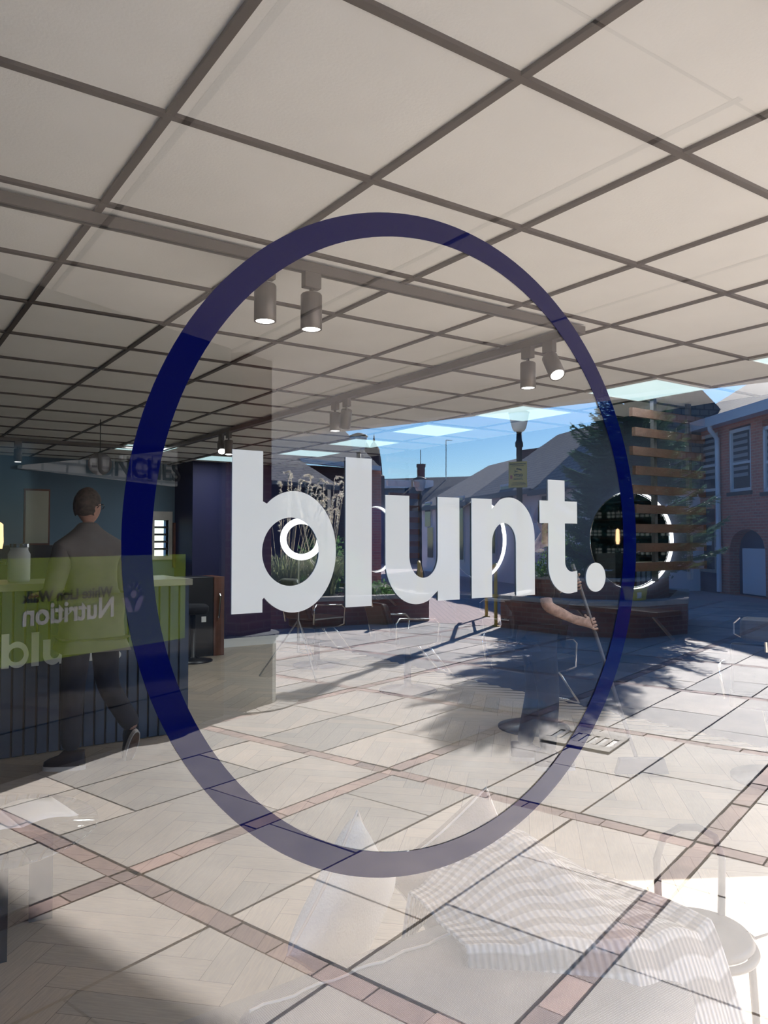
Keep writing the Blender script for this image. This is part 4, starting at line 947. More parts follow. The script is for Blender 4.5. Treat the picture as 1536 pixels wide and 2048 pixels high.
# spotlight prototype
proto = None
def make_spot():
    t = thing('track_spotlight', None, 'spotlight', (0, 0, 0), 'grey cylinder spotlights on the ceiling tracks', absolute=False)
    mb = MB(); mb.box(-0.035, 0.035, -0.016, 0.016, -0.10, -0.035); mb.build('adapter', M['can'], t, bevel=0.003)
    mb = MB(); mb.tube([(0, 0, -0.10), (0, 0, -0.125)], 0.008, 8); mb.build('stem', M['can'], t)
    mb = MB(); mb.lathe([(0.0, 0), (0.036, 0.0), (0.040, -0.006), (0.040, -0.135), (0.034, -0.135), (0.034, -0.125), (0, -0.125)], (0, 0, 0), 24)
    c = mb.build('can', M['can'], t, smooth=True, keep=True); c.location = (0, 0, -0.12)
    mb = MB(); mb.lathe([(0, -0.133), (0.033, -0.133), (0.033, -0.128)], (0, 0, 0), 20); mb.build('lit_lens', M['lens'], c, keep=True)
    l = bpy.data.lights.new('spot_glow', 'SPOT'); l.energy = SPOT_W; l.spot_size = math.radians(75); l.spot_blend = 0.5; l.shadow_soft_size = 0.03; l.color = (1, 0.93, 0.82)
    lo = bpy.data.objects.new('spot_glow', l); COL.objects.link(lo); lo.parent = c; lo.location = (0, 0, -0.14)
    return t
SPOT_W = 5
sp = [((1.20, TRY), 'x', 0, 0, 'upright spotlight half hidden by the blue ring, left of the pair on the window track'), ((1.39, TRY), 'x', 0, 0, 'upright spotlight with lit end, right of the pair on the window track'),
      ((TRX, 2.83), 'y', 0, 0, 'upright spotlight, left of the pair near the corner of the tracks'), ((TRX, 2.68), 'y', 35, 0.1, 'tilted spotlight with bright face, right of the pair near the corner of the tracks'),
      ((TRX, 4.78), 'y', 0, 0, 'upright spotlight, left of the middle pair on the track running back'), ((TRX, 4.62), 'y', -25, 0, 'tilted spotlight, right of the middle pair on the track running back'),
      ((TRX, 6.90), 'y', 42, 0.2, 'tilted spotlight of the far dark pair above the letter b'), ((TRX, 6.72), 'y', 5, 0, 'upright spotlight of the far dark pair above the letter b'),
      ((1.36, 8.6), 'x', 0, 0, 'small far spotlight hanging over the counter at the left edge')]
for i, ((x, y), ax, tilt, yaw, lab) in enumerate(sp):
    if proto is None: proto = make_spot(); t = proto
    else: t = copy_tree(proto)
    t.location = IN(x, y, CEIL); t['label'] = lab; t.rotation_euler = (0, 0, 0 if ax == 'x' else PI/2)
    for c in t.children:
        if c.name.startswith('can'): c.rotation_euler = (math.radians(tilt)*0.3, math.radians(tilt), 0)

# ================================================================== INSIDE: left side, counter and things near it
CY = 5.78
ct = thing('reception_counter', 'long counter clad in dark navy vertical slats with a pale top at the left', 'counter', IN(1.0, CY, 0))
mb = MB(); mb.box(-1.2, 2.14, CY-DG+0.03, CY-DG+0.62, 0.0, 1.15); mb.build('body', M['black'], ct)
mb = MB(); mb.box(-1.25, 2.17, CY-DG-0.02, CY-DG+0.66, 1.15, 1.20); mb.build('worktop', M['countertop'], ct, bevel=0.004)
x = 2.14; n = 0
mb = MB()
while x > -1.2:
    mb.box(x-0.062, x, CY-DG, CY-DG+0.03, 0.02, 1.15, random.random()); x -= 0.078
y = CY-DG+0.05
while y < CY-DG+0.6: mb.box(2.14, 2.165, y, y+0.055, 0.02, 1.15); y += 0.078
mb.build('slats', M['navyslat'], ct)
# the same word on the counter front
sc = 1.06; cl = thing('counter_lettering', 'small white word blunt. on the counter front, partly hidden by the standing man', 'lettering', IN(1.2, CY-0.02, 0.7))
b0 = onwall(2, 1338, (0, CY-0.01), (1, 0), IN); d0 = onwall(242, 1310, (0, CY-0.01), (1, 0), IN); ks = (d0.x-b0.x)/(1.2236-0.4318)
for kx, loops in G.items():
    me = curve_mesh(loops, 0.012, lambda x, y, z: Vector((b0.x+(x-0.4318)*ks, CY-DG-0.007+z, b0.z+(y+0.1067)*ks)))
    finish_mesh('full_stop' if kx == 'dot' else 'letter', me, M['counterwhite'], cl)
# low glass, till and bottles on the counter
def bottle(pos, r, h, label, m, grp=None, cap=None, cat='bottle'):
    t = thing('bottle', label, cat, pos, grp)
    mb = MB(); mb.lathe([(0, 0), (r, 0), (r, h*0.72), (r*0.8, h*0.80), (r*0.35, h*0.84), (r*0.35, h*0.86)], pos, 16); mb.build('bottle_body', m, t, smooth=True)
    mb = MB(); mb.lathe([(0, h*0.86), (r*0.42, h*0.86), (r*0.42, h), (0, h)], pos, 12); mb.build('cap', cap or M['black'], t)
    return t
mj = IN(0.98, CY+0.3, 1.20); t = thing('glass_jar', 'clear glass jar lit pale green standing on the counter top', 'jar', mj)
mb = MB(); mb.lathe([(0, 0), (0.07, 0), (0.075, 0.02), (0.075, 0.20), (0.06, 0.23), (0.06, 0.25)], mj, 20); mb.build('jar_body', M['lampglass'], t, smooth=True)
mb = MB(); mb.lathe([(0, 0.25), (0.065, 0.25), (0.065, 0.275), (0, 0.28)], mj, 20); mb.build('lid', M['chrome'], t)
# framed picture / screen behind the counter
p = onwall(74, 1030, (0, 8.2), (1, 0), IN); q = thing('framed_board', 'pale framed board standing behind the counter at the left', 'board', p)
mb = MB(); mb.box(p.x-0.12, p.x+0.12, p.y, p.y+0.03, p.z-0.30, p.z+0.26); mb.build('board_face', M['wood'], q)
mb = MB(); mb.box(p.x-0.105, p.x+0.105, p.y-0.006, p.y, p.z-0.28, p.z+0.24); mb.build('sheet', M['countertop'], q); zfb = p.z-0.30
p = IN(p.x, 8.2, 0); mb = MB(); mb.box(p.x-0.5, p.x+0.4, p.y-0.1, p.y+0.4, 0.014, zfb); mb2 = mb.build('back_cabinet', M['dark']); tag(mb2, 'dark cabinet behind the counter at the left carrying the framed board', 'cabinet')
# glowing warm wall lamp at the far left edge
p = onwall(1, 1010, (0, 7.6), (1, 0), IN); t = thing('wall_lamp', 'small warm glowing lamp at the far left edge of the picture', 'lamp', IN(p.x, 7.6, 1.28))
mb = MB(); mb.lathe([(0, 0), (0.05, 0), (0.05, 0.02), (0.012, 0.03), (0.012, 0.14)], t.location, 14); mb.build('base', M['black'], t)
mb = MB(); mb.lathe([(0.02, 0.14), (0.03, 0.20), (0.025, 0.36), (0, 0.38)], t.location, 14); mb.build('bulb', mat('warm_bulb', (1, .8, .5), .4, emit=(1, .62, .3), es=1.3), t, smooth=True)
mb = MB(); pz = IN(p.x, 7.6, 0); mb.box(pz.x-0.3, pz.x+0.25, pz.y-0.15, pz.y+0.2, 0.014, 1.28); tag(mb.build('side_cabinet', M['dark']), 'dark side cabinet under the warm lamp at the far left', 'cabinet')
# round dark disc hung from the ceiling
p = at(200, 928, 6.6); t = thing('round_sign', 'dark grey round disc with a small black square hanging below the ceiling', 'sign', p)
nx = -Vector((p.x, p.y+DG, 0)).normalized(); mb = MB(); mb.lathe([(0, 0), (0.098, 0), (0.098, 0.02), (0, 0.02)], p, 40, axis=nx); mb.build('disc', M['curtaingrey'], t)
ux = Vector((-nx.y, nx.x, 0)); 
if ux.dot(R0) < 0: ux = -ux
c = p+nx*0.022-ux*0.045+Vector((0, 0, -0.012)); uz = Vector((0, 0, 1)); mb = MB(); mb.extr([c-ux*.02-uz*.02, c+ux*.02-uz*.02, c+ux*.02+uz*.02, c-ux*.02+uz*.02], nx*0.004); mb.build('square', M['black'], t)
mb = MB(); mb.tube([p+uz*0.097, Vector((p.x, p.y, CEIL-0.008))], 0.004, 6); mb.build('wire', M['black'], t)
# notice board on the back wall
t = thing('notice_board', 'dark wooden notice board with three small white labels on the back wall', 'notice board', IN(0, YB-0.02, 1.5))
c0 = onwall(350, 1050, (0, YB-0.02), (1, 0), IN); c1 = onwall(372, 1130, (0, YB-0.02), (1, 0), IN)
mb = MB(); mb.box(c0.x, c1.x, c0.y-0.02, c0.y+0.018, c1.z, c0.z); mb.build('board_face', M['black'], t)
mb = MB()
for a in ((c0.x-.03, c0.x, c1.z-.03, c0.z+.03), (c1.x, c1.x+.03, c1.z-.03, c0.z+.03)): mb.box(a[0], a[1], c0.y-.03, c0.y+.018, a[2], a[3])
mb.box(c0.x, c1.x, c0.y-.03, c0.y+.018, c0.z, c0.z+.03); mb.box(c0.x, c1.x, c0.y-.03, c0.y+.018, c1.z-.03, c1.z); mb.build('board_frame', M['wood'], t)
for v, h in ((1074, .05), (1096, .13), (1127, .06)):
    q = onwall(357, v, (0, YB-0.05), (1, 0), IN); mb = MB(); mb.box(q.x-.03, q.x+.03, q.y-.003, q.y+.008, q.z-h/2, q.z+h/2); mb.build('white_label', M['white'], t)
# tall dark speaker cabinet with wooden side, and black pedestal stool
p = IN(3.62, 9.3, 0.014); t = thing('storage_cabinet', 'tall narrow black cabinet with red brown wooden side by the navy wall', 'cabinet', p)
mb = MB(); mb.box(p.x-0.20, p.x+0.16, p.y, p.y+0.4, 0.014, 1.02); mb.build('cabinet_body', M['black'], t, bevel=0.006)
mb = MB(); mb.box(p.x+0.16, p.x+0.30, p.y-0.02, p.y+0.42, 0.014, 1.02); mb.build('wooden_side', M['wood'], t, bevel=0.006)
mb = MB(); mb.tube([(p.x+0.23, p.y-0.03, 0.80), (p.x+0.23, p.y-0.06, 0.78), (p.x+0.21, p.y-0.06, 0.50), (p.x+0.21, p.y-0.03, 0.48)], 0.012, 8); mb.build('handle', M['chrome'], t)
mb = MB(); mb.box(p.x+0.0, p.x+0.06, p.y-0.006, p.y, 0.45, 0.52); mb.build('socket', M['white'], t)
p = Vector((*floor_at(385, 1325, IN)[:2], 0.014)); t = thing('pedestal_stool', 'black stool on a round dark base beside the counter end', 'stool', p)
mb = MB(); mb.lathe([(0, 0), (0.24, 0), (0.24, 0.015), (0.10, 0.04), (0.035, 0.06), (0.035, 0.58)], p, 28); mb.build('round_base', M['black'], t, smooth=True)
mb = MB(); mb.lathe([(0, 0.58), (0.17, 0.58), (0.19, 0.61), (0.19, 0.66), (0.16, 0.69), (0, 0.69)], p, 28); mb.build('seat', M['blackmat'], t, smooth=True)

# ================================================================== INSIDE: right wall, mirrors, slatted screens, salon chairs
MZ = EYE-0.02
mir = []
for k, (yy, lab) in enumerate(((2.20, 'round mirror at the right edge of the picture with products mirrored in it'), (4.12, 'round mirror behind the full stop with a lit rim on its right'),
                               (6.03, 'round mirror seen between the letters u and n'), (7.94, 'farthest round mirror, seen through the letter u'))):
    c = IN(X1-0.06, yy, MZ); t = thing('round_mirror', lab, 'mirror', c, 'round mirrors along the right wall')
    mb = MB(); mb.lathe([(0, 0), (0.395, 0), (0.395, 0.012), (0, 0.012)], c, 64, axis=(-1, 0, 0)); mg = mb.build('mirror_glass', M['mirror'], t)
    mb = MB(); mb.tube([c+Vector((-0.010, 0.400*math.cos(a), 0.400*math.sin(a))) for a in [2*PI*i/72 for i in range(72)]], 0.0045, 6, close=True); mb.build('rim', M['chrome'], mg)
    mb = MB(); 
    mb.lathe([(0.385, -0.030), (0.412, -0.030), (0.412, -0.010), (0.385, -0.010), (0.385, -0.030)], c, 64, axis=(-1, 0, 0)); mb.build('lit_rim', M['ringlit'], t)
    sh = thing('styling_shelf', 'dark styling shelf on the right wall under the '+('edge' if k == 0 else 'second' if k == 1 else 'third' if k == 2 else 'farthest')+' round mirror', 'shelf', IN(X1-0.15, yy, 0.90))
    mb = MB(); mb.box(X1-0.30, X1-0.002, yy-DG-0.45, yy-DG+0.45, 0.90, 0.94); mb.build('shelf_board', M['black'], sh, bevel=0.004)
    for s_ in (-0.38, 0.38):
        mb = MB(); mb.bar((X1-0.26, yy-DG+s_, 0.90), (X1-0.005, yy-DG+s_, 0.70), 0.02); mb.build('bracket', M['steel'], sh)
# timber slatted screens between the stations
for (yy, xa, lab) in ((3.45, 4.52, 'rough brown timber slatted screen in front of the spruce, between the mirrors'), (7.10, 4.95, 'rough brown timber slatted screen deep in the shop behind the letter u')):
    sc_ = thing('slatted_screen', lab, 'screen', IN(5.0, yy, 0), 'timber slatted screens by the mirrors')
    z = 1.28; i = 0
    while z < CEIL-0.15:
        mb = MB(); mb.box(xa+(i % 2)*0.03, X1-0.01, yy-DG-0.015, yy-DG+0.015, z, z+0.062); mb.build('slat', M['timber'], sc_); z += 0.138; i += 1
        if z > 2.42: break
    for xx in (xa+0.30, X1-0.16):
        mb = MB(); mb.box(xx-0.018, xx+0.018, yy-DG+0.015, yy-DG+0.045, 1.20, CEIL-0.008); mb.build('post', M['dark'], sc_)
# product shelves against the back left, seen in the mirrors
bp = None
for (ya, yb2, lab) in ((8.1, 10.3, 'long black shelving of labelled bottles, seen in the mirror behind the full stop'), (4.0, 5.5, 'shorter black shelving of labelled bottles, seen in the mirror at the right edge')):
    ps = thing('product_shelves', lab, 'shelves', IN(XL+0.15, (ya+yb2)/2, 0.014)); y0, y1 = ya-DG, yb2-DG
    mb = MB(); mb.box(XL+0.005, XL+0.03, y0, y1, 0.014, 2.2); mb.build('back_panel', M['black'], ps)
    for z in (0.45, 0.80, 1.15, 1.50, 1.85, 2.17):
        mb = MB(); mb.box(XL+0.03, XL+0.30, y0, y1, z, z+0.025); mb.build('shelf', M['timber'], ps)
    for y in (y0, (y0+y1)/2, y1):
        mb = MB(); mb.box(XL+0.03, XL+0.31, y-0.012, y+0.012, 0.014, 2.2); mb.build('upright', M['black'], ps)
    for z in (0.825, 1.175, 1.525, 1.875):
        y = y0+0.10
        while y < y1-0.08:
            if abs(y-(y0+y1)/2) > 0.06 and int((y-y0)*10) % 6 != 5:
                if bp is None:
                    bp = thing('product_bottle', 'white labelled black product bottle on the black shelving', 'bottle', (0, 0, 0), 'labelled bottles on the product shelves', absolute=False)
                    mb = MB(); mb.lathe([(0, 0), (0.036, 0), (0.036, 0.17), (0.02, 0.19), (0.02, 0.22), (0, 0.22)], (0, 0, 0), 12); bo = mb.build('bottle_body', M['black'], bp, keep=True)
                    mb = MB(); mb.lathe([(0.0365, 0.03), (0.0365, 0.075)], (0, 0, 0), 12); mb.lathe([(0.0365, 0.095), (0.0365, 0.14)], (0, 0, 0), 12); mb.build('bottle_label', M['white'], bo, keep=True); t = bp
                else: t = copy_tree(bp)
                t.location = (XL+0.22, y, z+0.0005)
            y += 0.11
# ring light on a tripod
c = at(603, 1078, 8.4); f_ = Vector((*floor_at(592, 1350, IN)[:2], 0.014)); f_ = Vector((c.x-0.03, c.y+0.01, 0.014))
t = thing('ring_light', 'bright white ring light on a spindly tripod, seen through the letter b', 'ring light', f_)
nv = -Vector((c.x, c.y+DG, 0)).normalized()
a_ = nv.cross(Vector((0, 0, 1))).normalized()
mb = MB(); n = 64; R1, R2 = 0.232, 0.165
pts = [[c+a_*(r*math.cos(2*PI*i/n))+Vector((0, 0, r*math.sin(2*PI*i/n)))+nv*k for i in range(n)] for r, k in ((R2, 0), (R1, 0), (R1, .02), (R2, .02))]
vs = sum(pts, []); fs = []
for k in range(4):
    for i in range(n): fs.append((k*n+i, k*n+(i+1) % n, ((k+1) % 4)*n+(i+1) % n, ((k+1) % 4)*n+i))
mb.add(vs, fs); mb.build('lit_ring', M['ringlit'], t)
mb = MB(); mb.tube([f_+Vector((0, 0, 0.25)), Vector((f_.x, f_.y, 0.9))], 0.014, 10); mb.tube([Vector((f_.x, f_.y, 0.9)), Vector((f_.x, f_.y, c.z-0.23))], 0.010, 10); mb.build('pole', M['steel'], t)
for k in range(3):
    a = k*2*PI/3+0.5; d = Vector((math.cos(a), math.sin(a), 0)); mb = MB(); mb.tube([Vector((f_.x, f_.y, 0.62)), f_+d*0.42], 0.009, 8); mb.tube([Vector((f_.x, f_.y, 0.27)), f_+d*0.24+Vector((0, 0, 0.265))], 0.006, 6); mb.build('leg', M['steel'], t)

# salon chairs facing the mirrors
def salon_chair():
    t = thing('salon_chair', None, 'salon chair', (0, 0, 0), 'black salon chairs with chrome arms facing the mirrors', absolute=False)
    def rb(name, x0, x1, y0, y1, z0, z1, m, b=0.03, par=t): mb = MB(); mb.box(x0, x1, y0, y1, z0, z1); return mb.build(name, m, par, bevel=b, keep=True)
    rb('seat', -0.25, 0.25, -0.24, 0.24, 0.46, 0.58, M['black'])
    mb = MB(); mb.hexa([(-0.30, -0.22, 0.56), (-0.22, -0.22, 0.56), (-0.22, 0.22, 0.56), (-0.30, 0.22, 0.56)], [(-0.40, -0.20, 0.88), (-0.33, -0.20, 0.88), (-0.33, 0.20, 0.88), (-0.40, 0.20, 0.88)]); mb.build('backrest', M['black'], t, bevel=0.025, keep=True)
    hr = rb('headrest', -0.46, -0.36, -0.135, 0.135, 0.90, 1.04, M['dark'], 0.035)
    mb = MB(); mb.tube([(-0.39, 0, 0.84), (-0.41, 0, 0.92)], 0.012, 8); mb.build('headrest_bracket', M['chrome'], hr, keep=True)
    for s in (-1, 1):
        mb = MB(); y = s*0.28; mb.tube([(-0.27, y*0.9, 0.52), (-0.29, y, 0.70), (-0.25, y, 0.74), (0.14, y, 0.72), (0.19, y, 0.68), (0.17, y, 0.50), (0.12, y*0.8, 0.47)], 0.011, 8); mb.build('arm', M['chrome'], t, smooth=True, keep=True)
    for s in (-1, 1):
        mb = MB(); mb.tube([(-0.41, s*0.135, 0.92), (-0.44, s*0.165, 0.94), (-0.44, s*0.165, 1.00), (-0.41, s*0.137, 1.03)], 0.006, 6); mb.build('headrest_loop', M['chrome'], hr, keep=True)
    mb = MB(); mb.lathe([(0, 0), (0.28, 0), (0.28, 0.015), (0.08, 0.05), (0.035, 0.07), (0.035, 0.46)], (0, 0, 0), 28); mb.build('hydraulic_base', M['black'], t, smooth=True, keep=True)
    mb = MB(); mb.tube([(0.15, -0.12, 0.46), (0.40, -0.12, 0.20), (0.44, -0.12, 0.16), (0.44, 0.12, 0.16), (0.40, 0.12, 0.20), (0.15, 0.12, 0.46)], 0.011, 8); mb.build('footrest', M['chrome'], t, smooth=True, keep=True)
    return t
sc0 = None
for (x, y, rz, lab) in ((4.75, 2.55, 0.35, 'black salon chair at the right whose headrest shows above the sunny paving'), (4.45, 4.35, 0.1, 'black salon chair with chrome arms under the hand holding the pole'), (4.5, 6.1, -0.1, 'third black salon chair under the letter n'), (4.5, 7.9, 0.2, 'farthest black salon chair under the letter l')):
    if sc0 is None: sc0 = salon_chair(); t = sc0
    else: t = copy_tree(sc0)
    t.location = IN(x, y, 0.014); t.rotation_euler = (0, 0, rz); t['label'] = lab
# spray bottle, box and cape stand on the nearest shelf
p = IN(X1-0.14, 2.42, 0.94); t = thing('spray_bottle', 'blue plastic spray bottle with a white top on the styling shelf at the right edge', 'bottle', p)
mb = MB(); mb.lathe([(0, 0), (0.045, 0), (0.05, 0.02), (0.05, 0.13), (0.025, 0.18), (0.018, 0.19)], p, 20); mb.build('bottle_body', M['bluebottle'], t, smooth=True)
mb = MB(); mb.lathe([(0, 0.19), (0.02, 0.19), (0.018, 0.22), (0, 0.22)], p, 16); mb.tube([p+Vector((-0.045, 0, 0.222)), p+Vector((0.02, 0, 0.222))], 0.011, 8); mb.build('spray_head', M['white'], t)
p = IN(X1-0.10, 2.18, 0.94); t = thing('striped_box', 'pale striped box standing behind the blue spray bottle', 'box', p)
for k in range(5): mb = MB(); mb.box(p.x-0.06, p.x+0.06, p.y-0.11, p.y+0.11, 0.94+k*0.04, 0.965+k*0.04); mb.build('pale_band', M['white'], t)
mb = MB(); mb.box(p.x-0.058, p.x+0.058, p.y-0.108, p.y+0.108, 0.94, 1.13); mb.build('box_body', M['shopblue'], t)

# ================================================================== INSIDE: seating by the window
SH = 0.78
def cushion_box(mb, x0, x1, y0, y1, z0, z1, r=0.06, dome=0.02, n=14):
    """soft box: rounded superellipsoid shell"""
    cx, cy, cz = (x0+x1)/2, (y0+y1)/2, (z0+z1)/2; ax, ay, az = (x1-x0)/2, (y1-y0)/2, (z1-z0)/2
    o = len(mb.v); m = n; k = 4*n
    def se(c, e): return math.copysign(abs(c)**e, c)
    for i in range(m+1):
        ph = -PI/2+PI*i/m
        for j in range(k):
            th = 2*PI*j/k; e = 0.26
            mb.v.append(Vector((cx+ax*se(math.cos(ph), e)*se(math.cos(th), e), cy+ay*se(math.cos(ph), e)*se(math.sin(th), e), cz+az*se(math.sin(ph), e))))
    for i in range(m):
        for j in range(k): mb.face((o+i*k+j, o+i*k+(j+1) % k, o+(i+1)*k+(j+1) % k, o+(i+1)*k+j), 0.5)
def armchair(name, x0, x1, label):
    t = thing(name, label, 'sofa', Vector(((x0+x1)/2, 0.5, 0.014)))
    mb = MB(); cushion_box(mb, x0, x1, 0.06, 0.50, 0.12, SH); bk = mb.build('backrest', M['sofa'], t, smooth=True)
    mb = MB(); cushion_box(mb, x0+0.02, x1-0.02, 0.42, 1.05, 0.12, 0.42); mb.build('seat', M['sofa'], t, smooth=True)
    zt = SH+0.001; yb_ = 0.40
    mb = MB(); mb.tube([Vector((x0+0.03+(x1-x0-0.06)*i/30, yb_+0.004*math.sin(i*1.7), zt+0.0005)) for i in range(31)], 0.0028, 5); mb.build('seam', M['stitch'], bk)
    for a, b in ((x0+0.06, 0.12), (x1-0.06, 0.12), (x0+0.06, 0.95), (x1-0.06, 0.95)): 
        mb = MB(); mb.lathe([(0.018, 0.0), (0.026, 0.12)], (a, b, 0.014), 10); mb.build('leg', M['wood'], t)
    return t
armchair('sofa', 0.49, 1.30, 'pale woven sofa by the window with the striped throw over its back')
armchair('sofa', -0.55, 0.455, 'pale woven sofa end at the bottom left corner, beside the sofa with the throw')
# striped throw draped over the back and right end of the sofa
NU, NV = 90, 70
prof = []
def throw_pt(u, v):
    # u runs along the sofa (left to right), v from the far side over the top to the window side
    x = 0.90+0.445*u+0.05*(v-0.5)*(u-1)
    y = 0.56-(0.30+0.22*min(1, u*2.2))*v + 0.015*math.sin(u*5)
    hump = 0.105*math.exp(-((u-0.42)/0.26)**2)*math.exp(-((v-0.30)/0.42)**2)
    fold = 0.016*math.sin(u*13+v*2.2+0.8*math.sin(v*4))*min(1, u*2) + 0.006*math.sin(u*7-v*6)
    z = SH+0.022+hump+abs(fold)+0.004
    # far side falls behind the back
    if v < 0.12: z -= (0.12-v)/0.12*0.12
    # right end falls over the side
    if u > 0.90: z -= (u-0.90)/0.10*0.34; x = 0.90+0.445*0.90+0.03+0.022*math.sin(v*12)+(u-0.9)*0.15
    if v > 0.84: z -= ((v-0.84)/0.16)**1.3*0.15; y += (v-0.84)*0.12
    return (x, y, z)
mb = MB(); mb.grid(throw_pt, NU, NV); tw = mb.build('throw_blanket', M['knit'], smooth=True, weld=False)
uvd = tw.data.uv_layers[0].data
for p_ in tw.data.polygons:
    for li in p_.loop_indices:
        vi = tw.data.loops[li].vertex_index; j, i = divmod(vi, NU+1); uvd[li].uv = (i/NU*0.62, j/NV*0.62)
s_ = tw.modifiers.new('thick', 'SOLIDIFY'); s_.thickness = 0.006; s_.offset = -1
tag(tw, 'cream and taupe striped knitted throw draped over the sofa back', 'throw')
# cushions standing on the sofa seat, corners up
def pillow(c, w, th, rz, tilt, m, name, label, stitch=False, skew=0.0):
    t = thing(name, label, 'cushion', c)
    Mx = Matrix.Rotation(rz, 3, 'Z') @ Matrix.Rotation(tilt, 3, 'X') @ Matrix.Rotation(PI/4+skew, 3, 'Y')
    mb = MB(); n = 20
    for sg in (-1, 1):
        def fn(a, b):
            x = (a-0.5)*2; z = (b-0.5)*2; pin = 1-0.06*(1-abs(x*z)); e = max(0, (1-x**4)*(1-z**4))**0.5
            px = x*w/2*(1-0.09*(1-z*z)); pz = z*w/2*(1-0.09*(1-x*x))
            return c+Mx @ Vector((px, sg*th*e, pz))
        mb.grid(fn, n, n)
    cb_ = mb.build('cushion_body', m, t, smooth=True)
    mb = MB(); pts = []
    for k in range(4):
        for i in range(16):
            s2 = i/16*2-1
            x, z = [(s2, -1), (1, s2), (-s2, 1), (-1, -s2)][k]; pts.append(c+Mx @ Vector((x*w/2*(1-0.09*(1-z*z)), 0, z*w/2*(1-0.09*(1-x*x)))))
    mb.tube(pts, 0.0032, 6, close=True)
    if stitch:
        for i in range(0, 64): 
            d = (pts[i]-c).normalized(); mb.tube([pts[i], pts[i]-d*0.018+Vector((0, -0.012, 0))], 0.0012, 4)
    mb.build('piping', M['stitch'], cb_)
    return t
pillow(IN(0.91, 1.46, 0.70), 0.31, 0.05, 0.45, 0.12, M['pillowwhite'], 'cushion', 'pale cushion standing on one corner behind the sofa back, its white tip showing')
pillow(IN(1.30, 1.52, 0.655), 0.33, 0.06, -0.15, 0.15, M['pillowgrey'], 'cushion', 'taupe cushion with cream blanket stitching, right of the white tipped cushion', True, 0.2)
# low table with glass top and open magazine
tc = IN(0.22, 3.36, 0.014); t = thing('coffee_table', 'low coffee table with round clear glass top and arched dark legs at the left edge', 'table', tc)
def archleg(mb, p0, p1, h, w=0.085, th=0.05):
    p0 = Vector(p0); p1 = Vector(p1); d = (p1-p0).normalized(); L = (p1-p0).length; n = d.cross(Vector((0, 0, 1)))*th/2; up = Vector((0, 0, 1)); N = 12
    out = [p0, p0+up*(h-0.03), p0+up*h+d*0.03, p1+up*h-d*0.03, p1+up*(h-0.03), p1]
    inn = [p1-d*w]; 
    R_ = min(0.13, (L-2*w)/2)
    inn += [p1-d*w-d*(R_*(1-math.cos(a)))+up*((h-w*0.9-R_)+R_*math.sin(a)) for a in [PI/2*i/N for i in range(N+1)]]
    inn += [p0+d*w+d*(R_*(1-math.cos(a)))+up*((h-w*0.9-R_)+R_*math.sin(a)) for a in [PI/2*(N-i)/N for i in range(N+1)]]
    inn += [p0+d*w]
    mb.extr([q-n for q in out+inn], n*2)
pA = floor_at(104, 1838, IN); pA.z = 0.014; pB_ = Vector((pA.x-0.62, pA.y+0.10, 0.014))
mb = MB(); archleg(mb, pB_, pA, 0.42); mb.build('arched_leg', M['dark'], t)
pC = floor_at(12, 1925, IN); pC.z = 0.014
mb = MB(); archleg(mb, pC+Vector((-0.55, 0.02, 0)), pC, 0.42); mb.build('arched_leg', M['black'], t)
mb = MB(); cc = Vector(((pA.x+pC.x)/2-0.17, (pA.y+pC.y)/2, 0)); mb.lathe([(0, 0.434), (0.40, 0.434), (0.405, 0.439), (0.40, 0.444), (0, 0.444)], (cc.x, cc.y, 0), 56); tg = mb.build('glass_top', M['tableglass'], t, smooth=True)
# open magazine
q = at(40, 1612, 3.15); mz = 0.446; mq = Vector((cc.x+0.10, cc.y+0.06, mz)); t = thing('open_magazine', 'open magazine with white pages lying on the glass table', 'magazine', mq)
for s in (-1, 1):
    mb = MB(); r = Matrix.Rotation(0.15, 3, 'Z')
    def pg(a, b, s=s): return mq+r @ Vector((s*a*0.21, (b-0.5)*0.28, 0.014*math.sin(PI*min(1, a*1.15))+0.006*(1-a)+0.002))
    mb.grid(pg, 12, 4); o = mb.build('page', M['paper'], t, smooth=True); sm = o.modifiers.new('thick', 'SOLIDIFY'); sm.thickness = 0.002
mb = MB(); r = Matrix.Rotation(0.15, 3, 'Z'); mb.extr([mq+r @ Vector(v_) for v_ in ((-0.19, -0.1, 0.0125), (-0.07, -0.1, 0.0185), (-0.07, 0.09, 0.0185), (-0.19, 0.09, 0.0125))], (0, 0, 0.001)); mb.build('printed_picture', M['wood'], t)
